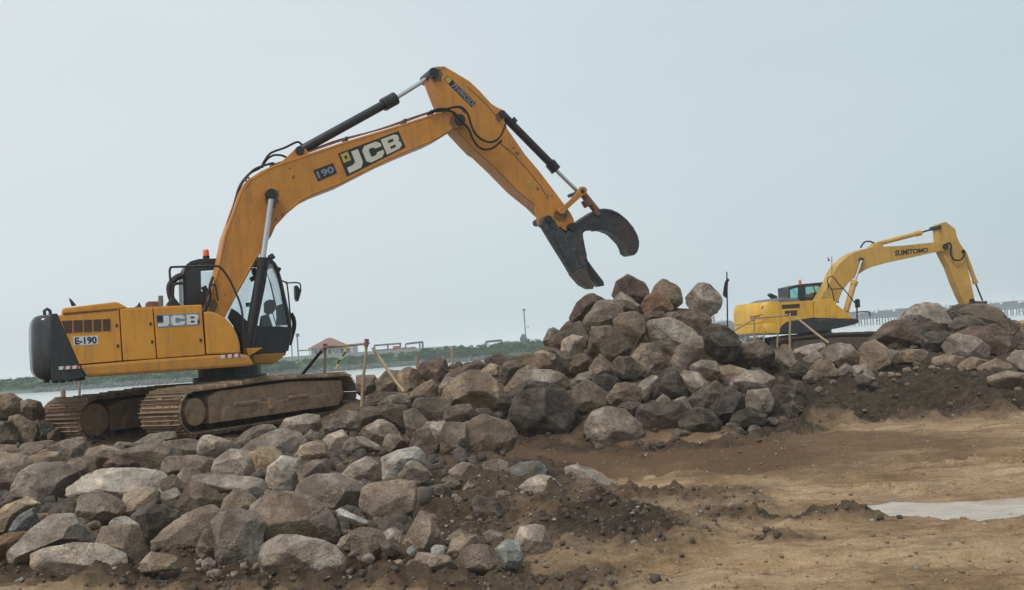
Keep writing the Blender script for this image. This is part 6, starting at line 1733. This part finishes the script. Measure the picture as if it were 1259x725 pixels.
# loose rubble filling the gaps between the boulders
Yr, items = [], []
n_ = 9000
Y = rs.uniform(5.5, 23.5, n_); t = rs.uniform(-.62, .62, n_); h = h_rock(t, Y)
z, dk, pd = ground_at(t * Y, Y)
inmach = (np.abs(t * Y + 4.6) < 3.2) & (Y > 15) & (Y < 21)
bankz = (t > .29) & (Y < 18.5)
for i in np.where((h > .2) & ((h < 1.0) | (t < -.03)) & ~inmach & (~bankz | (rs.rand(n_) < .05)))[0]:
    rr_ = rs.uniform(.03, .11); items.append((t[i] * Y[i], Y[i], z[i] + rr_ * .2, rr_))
blob = blob_stones('rubble', items, stone_mat('rubble_stone', (0.04, 0.032, 0.026), (0.15, 0.12, 0.095), 2.2), 15)  # earth-like stone colour kept dark, with the crevice shade put into it
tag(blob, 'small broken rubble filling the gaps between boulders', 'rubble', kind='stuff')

# ================================================================== STAKES, FLAG, THINGS BEYOND
def pole(mb, a, b_, Ya, Yb, r0_, r1_=None, seg=8, wob=0.0):
    A = at_depth(a[0], a[1], Ya); B = at_depth(b_[0], b_[1], Yb); P = []
    for i in range(5):
        k = i / 4; p = A * (1 - k) + B * k; p = p + np.array((wob * math.sin(k * 7), 0, wob * .5 * math.cos(k * 5))); P.append(p)
    r1_ = r1_ or r0_
    mb.tube(P, [r0_ * (1 - i / 4) + r1_ * i / 4 for i in range(5)], seg); return mb
bar1 = empty('bamboo_barrier', tuple(at_depth(445, 491, 17.6))); tag(bar1, 'bamboo barrier with taped rail beside the track of the orange excavator', 'barrier')
def bpart(name, mb, mat, parent):
    o = mb.build(name, MAT[mat], parent)
    o.matrix_parent_inverse = Matrix.Translation(-parent.location); return o
bpart('post', pole(MB(), (450.7, 417), (444.5, 500), 17.6, 17.6, .027, .034, wob=.01), 'bamboo', bar1)
bpart('post', pole(MB(), (399.5, 423), (399.8, 470), 20.5, 20.5, .032, .036, wob=.01), 'bamboo', bar1)
bpart('rail', pole(MB(), (399, 427), (453, 422), 20.4, 17.7, .028, .024, wob=.008), 'bamboo', bar1)
bpart('brace', pole(MB(), (458, 428), (496.5, 482), 17.9, 17.0, .026, .03, wob=.008), 'bamboo', bar1)
bpart('strut', pole(MB(), (395.5, 431), (371, 461), 20.5, 20.8, .04), 'black', bar1)
bpart('post_top', pole(MB(), (451, 416.5), (450, 426), 17.55, 17.55, .045), 'redwood', bar1)
bpart('post_top', pole(MB(), (400, 422.5), (399.5, 430), 20.45, 20.45, .05), 'redwood', bar1)
tp = [(424, 426), (425.5, 432), (421, 438), (418, 442), (415, 447), (412.5, 454)]
for i in range(5):
    a = at_depth(*tp[i], 19.0); b_ = at_depth(*tp[i + 1], 19.0); w_ = .024
    mb = MB().add([a - CR * w_, a + CR * w_, b_ + CR * w_ * .8, b_ - CR * w_ * .8], [(0, 1, 2, 3)]); mb.add([a - CR * w_ + (0, .004, 0), a + CR * w_ + (0, .004, 0), b_ + CR * w_ * .8 + (0, .004, 0), b_ - CR * w_ * .8 + (0, .004, 0)], [(3, 2, 1, 0)])
    bpart('tape_strip', mb, 'tapeyellow' if i % 2 == 0 else 'ink', bar1)
for i, (a, b_, Y, rr_, lab) in enumerate([((512, 437), (514.5, 468), 19, .035, 'thin pale stake standing before the dark block against the water'),
                                          ((556, 428), (557, 452), 21, .03, 'thin pale stake above the rubble slope, the shorter and farther one'),
                                          ((97.5, 466), (97.8, 486), 21, .03, 'thin white stake under the tail of the orange excavator'),
                                          ((77.5, 479.5), (78, 492), 19.2, .05, 'short thick stake stub on the rocks under the counterweight')]):
    o = pole(MB(), a, b_, Y, Y, rr_).build('stake', MAT['bamboo']); tag(o, lab, 'stake', 'stakes along the shore')
bar2 = empty('bamboo_barrier', tuple(at_depth(971, 420, 21.5))); tag(bar2, 'sagging bamboo barrier in front of the yellow excavator tail', 'barrier')
for a, b_, Ya, Yb, r_0, nm, mt in (((927, 391), (927, 432), 21.5, 21.5, .022, 'post', 'bamboo'), ((971, 385), (971.5, 432), 21.5, 21.5, .026, 'post', 'bamboo'), ((919.5, 412), (918, 430), 22.5, 22.5, .02, 'post', 'redwood'),
                              ((939, 410), (939, 430), 22.5, 22.5, .022, 'post', 'bamboo'), ((956, 408), (956, 428), 22.5, 22.5, .022, 'post', 'bamboo'),
                              ((899, 408), (927, 392), 21.2, 21.5, .022, 'rail', 'bamboo'), ((927, 391.5), (968, 387), 21.5, 21.5, .020, 'rail', 'bamboo'), ((979.5, 391), (1019, 421.5), 21.5, 20.5, .025, 'brace', 'bamboo')):
    bpart(nm, pole(MB(), a, b_, Ya, Yb, r_0, wob=.006), mt, bar2)
fl = empty('flagpole', tuple(at_depth(894, 430, 19.5))); tag(fl, 'thin black pole with a furled dark flag behind the high heap', 'flag')
bpart('pole', pole(MB(), (893.6, 334), (895, 430), 19.5, 19.5, .014, .018), 'black', fl)
mb = MB(); fp = [(893.9, 341), (897, 344), (895.2, 347), (894.8, 354), (894.4, 362), (893.8, 366.6), (891, 365.4), (888.6, 362.5), (889.6, 354), (891, 347)]
A = [at_depth(x, y, 19.45) for x, y in fp]; Bk = [at_depth(x, y, 19.53) for x, y in fp]; nf_ = len(fp)
mb.add(A + Bk, [tuple(range(nf_)), tuple(range(2 * nf_ - 1, nf_ - 1, -1))] + [(i, (i + 1) % nf_, (i + 1) % nf_ + nf_, i + nf_) for i in range(nf_)])
bpart('flag_cloth', mb, 'ink', fl)

# pavilion with the red roof on the far bank
GZ = WZ + 2.05
Bp = at_depth(406, 440, 215); bx, by = Bp[0], 215.0
hz_ = lambda y_px, x_px, Y: at_depth(x_px, y_px, Y)[2]
pv = empty('pavilion', (bx, by, GZ)); tag(pv, 'pale low building with a hipped red tiled roof on the far bank', 'building')
roofm = flat('faded_red_tiles', (0.26, 0.085, 0.075), 0.8); wallm = flat('pale_plaster', (0.42, 0.44, 0.44), 0.9); dwin = flat('dark_window', (0.05, 0.06, 0.07), 0.3)
wz = 2.5; W2 = 4.4
MB().box((-W2 + .6, -3, 0), (W2 + 1.8, 3, wz)).build('wall', wallm, pv)
mb = MB(); e0 = wz; mb.add([(-W2, -3.8, e0), (W2, -3.8, e0), (W2, 3.8, e0), (-W2, 3.8, e0), (-.3, 0, e0 + 2.3), (.5, 0, e0 + 2.3)], [(0, 1, 5, 4), (1, 2, 5), (2, 3, 4, 5), (3, 0, 4), (3, 2, 1, 0)])
for i in range(11): mb.box((-W2 + .1 + i * .87, -3.86, e0 - .12), (-W2 + .55 + i * .87, -3.8, e0 + .04))
mb.build('roof', roofm, pv)
for x_ in (-2.9, -1.4, .2, 1.7, 3.1, 4.6): MB().box((x_, -3.06, .9), (x_ + .8, -2.99, 2.0)).build('window', dwin, pv)
for x_ in (-4.1, -2.1, 0, 2.1, 4.1): MB().box((x_, -3.7, 0), (x_ + .2, -3.5, e0 - .02)).build('column', wallm, pv)
lowwall = MB()
Lw = [at_depth(x, 440, 190) for x in (345, 560)]
lowwall.box((Lw[0][0], 189.6, GZ - .3), (Lw[1][0], 190.2, GZ + .9)); o = lowwall.build('sea_wall', flat('grey_concrete', (0.27, 0.29, 0.28), .9)); tag(o, 'long low pale concrete wall in front of the red-roofed building', 'wall')
def far(name, label, cat, parts, Y, mat):
    a = parts[0]
    root = empty(name, tuple(at_depth(a[0][0], a[0][1], Y))); tag(root, label, cat)
    for nm, a, b_, rr_ in [(q[2], q[0], q[1], q[3]) for q in parts]:
        mb = MB(); mb.tube([at_depth(a[0], a[1], Y), at_depth(b_[0], b_[1], Y)], rr_, 6)
        o = mb.build(nm, mat, root); o.matrix_parent_inverse = Matrix.Translation(-root.location)
    return root
sm = flat('far_dark_steel', (0.075, 0.09, 0.10), .8)
far('lamp_mast', 'tall grey lamp mast beside the red-roofed building', 'lamp', [((367, 441), (365.4, 414), 'pole', .16), ((364.2, 412), (367.6, 411.6), 'lamp_head', .45)], 210, sm)
far('lamp_mast', 'shorter grey post close to the orange cab corner', 'post', [((359.5, 441), (358.5, 424), 'pole', .14), ((367, 431), (383, 430), 'pipe', .16)], 212, sm)
far('pipe_rack', 'dark pipe rack over the red truck on the far bank', 'pipe rack', [((461, 436), (460.5, 424), 'post', .2), ((477, 433), (476.6, 422), 'post', .2), ((492.6, 431), (492, 421.6), 'post', .2), ((460, 424.6), (493, 422), 'pipe', .22), ((460, 430.6), (493, 428.4), 'pipe', .16)], 200, sm)
far('pipe_rack', 'dark pipe frame beside the scrub on the far bank', 'pipe rack', [((520, 431), (519.6, 420), 'post', .22), ((516.4, 431), (516, 421), 'post', .18), ((499, 422.6), (520, 420.2), 'pipe', .24), ((499, 431), (498.6, 423), 'post', .16)], 195, sm)
far('pipe_arch', 'dark arched pipe standing over the bank', 'pipe', [((597.6, 428), (597.2, 420.4), 'post', .2), ((597.2, 420), (617, 418.2), 'pipe', .24), ((617.6, 426.5), (617.2, 418.8), 'post', .22)], 178, sm)
far('radio_mast', 'thin grey radio mast far beyond the bank', 'mast', [((646.8, 420), (644, 380), 'pole', .17), ((644, 382), (644.2, 379.6), 'antenna', .42), ((648.6, 402), (649.8, 401.6), 'antenna', .22), ((645.6, 412.6), (642, 411.4), 'antenna', .35)], 230, flat('far_pale_steel', (0.14, 0.17, 0.19), .9))
mb = MB(); q = at_depth(644, 421, 228); mb.box((q[0] - .9, 227, q[2]), (q[0] + .9, 229, q[2] + 1.4)); mb.box((q[0] - .6, 227.2, q[2] + 1.4), (q[0] + .2, 228.8, q[2] + 1.9)); mb.box((q[0] + .9, 227, q[2]), (q[0] + 1.6, 228, q[2] + .9))
o = mb.build('equipment_cabin', sm); tag(o, 'small dark equipment cabin at the foot of the radio mast', 'cabin')
mb = MB(); q = at_depth(632, 423, 232); mb.box((q[0] - 1.3, 231, q[2]), (q[0] + 1.3, 233, q[2] + .75)); o = mb.build('storage_shed', flat('far_grey_cladding', (.22, .25, .26), .9)); tag(o, 'low grey shed left of the equipment cabin on the far bank', 'shed')
mb = MB(); q = at_depth(659, 420.5, 240); mb.tube([(q[0] - 1.4, 240, q[2] + .4), (q[0] + 1.4, 240, q[2] + .4)], .55, 12); o = mb.build('storage_tank', flat('white_tank', (.6, .62, .62), .6)); tag(o, 'small white tank beyond the bank beside the high heap', 'tank')
tr = at_depth(489, 432, 197)
tk = empty('parked_truck', tuple(tr)); tag(tk, 'small red truck parked under the pipe rack on the far bank', 'truck')
MB().box((-.9, -1, .3), (.6, 1, 1.25)).build('cab', flat('far_red_paint', (.42, .07, .06)), tk, .08)
MB().box((.65, -1, .35), (4.0, 1, .75)).build('bed', flat('far_faded_red', (.30, .12, .11)), tk, .04)
for x_ in (-.4, 1.6, 3.4): MB().disc((x_, .4), .42, -1.05, -.8, 14).build('wheel', MAT['rubber'], tk)
# barge and tower beyond the heap
bg = empty('moored_barge', tuple(at_depth(906, 414, 140))); tag(bg, 'dark low barge lying in the water behind the yellow tail', 'barge')
MB().prism([(-3.2, 0), (4.5, 0), (5, .9), (-3.6, .9)], -1.5, 1.5).build('hull', flat('dark_blue_hull', (.04, .055, .07)), bg)
MB().box((-.5, -1, .92), (2.0, 1, 1.8)).build('deckhouse', flat('far_grey_paint', (.15, .18, .20)), bg)
tw = empty('lattice_tower', tuple(at_depth(875.5, 405, 330))); tag(tw, 'hazy lattice tower seen in the gap right of the heap', 'tower')
mb = MB()
for sx_ in (-1, 1):
    for sy in (-1, 1): mb.tube([(sx_ * 1.5, sy * 1.5, -1), (sx_ * .9, sy * .9, 5.5)], .14, 5)
for zz in (0, 1.5, 3, 4.5, 5.5):
    k = 1.5 - (zz + 1) / 6.5 * .6
    for a, b_ in (((-k, -k), (k, -k)), ((k, -k), (k, k)), ((k, k), (-k, k)), ((-k, k), (-k, -k))): mb.tube([(a[0], a[1], zz), (b_[0], b_[1], zz)], .09, 4); mb.tube([(a[0], a[1], zz - 1.4), (b_[0], b_[1], zz)], .07, 4)
mb.build('lattice', sm, tw)
mb = MB(); A = at_depth(872, 402, 332); B = at_depth(960, 396, 332); 
mb.box((A[0], 331, WZ + .1), (B[0], 334, WZ + 1.6)); o = mb.build('far_quay', flat('far_quay_concrete', (.15, .17, .18))); tag(o, 'low hazy quay line behind the flagpole', 'quay')

# ================================================================== HAZE
hm = bpy.data.materials.new('sea_haze'); hm.use_nodes = True
n = hm.node_tree; n.nodes.clear()
o_ = n.nodes.new('ShaderNodeOutputMaterial'); pv_ = n.nodes.new('ShaderNodeVolumePrincipled')
pv_.inputs['Color'].default_value = (0.93, 0.96, 0.98, 1); pv_.inputs['Density'].default_value = 0.0010
n.links.new(pv_.outputs[0], o_.inputs['Volume'])
o = MB().box((-6500, -60, -5), (6500, 6500, 12)).build('haze', hm); tag(o, kind='stuff')
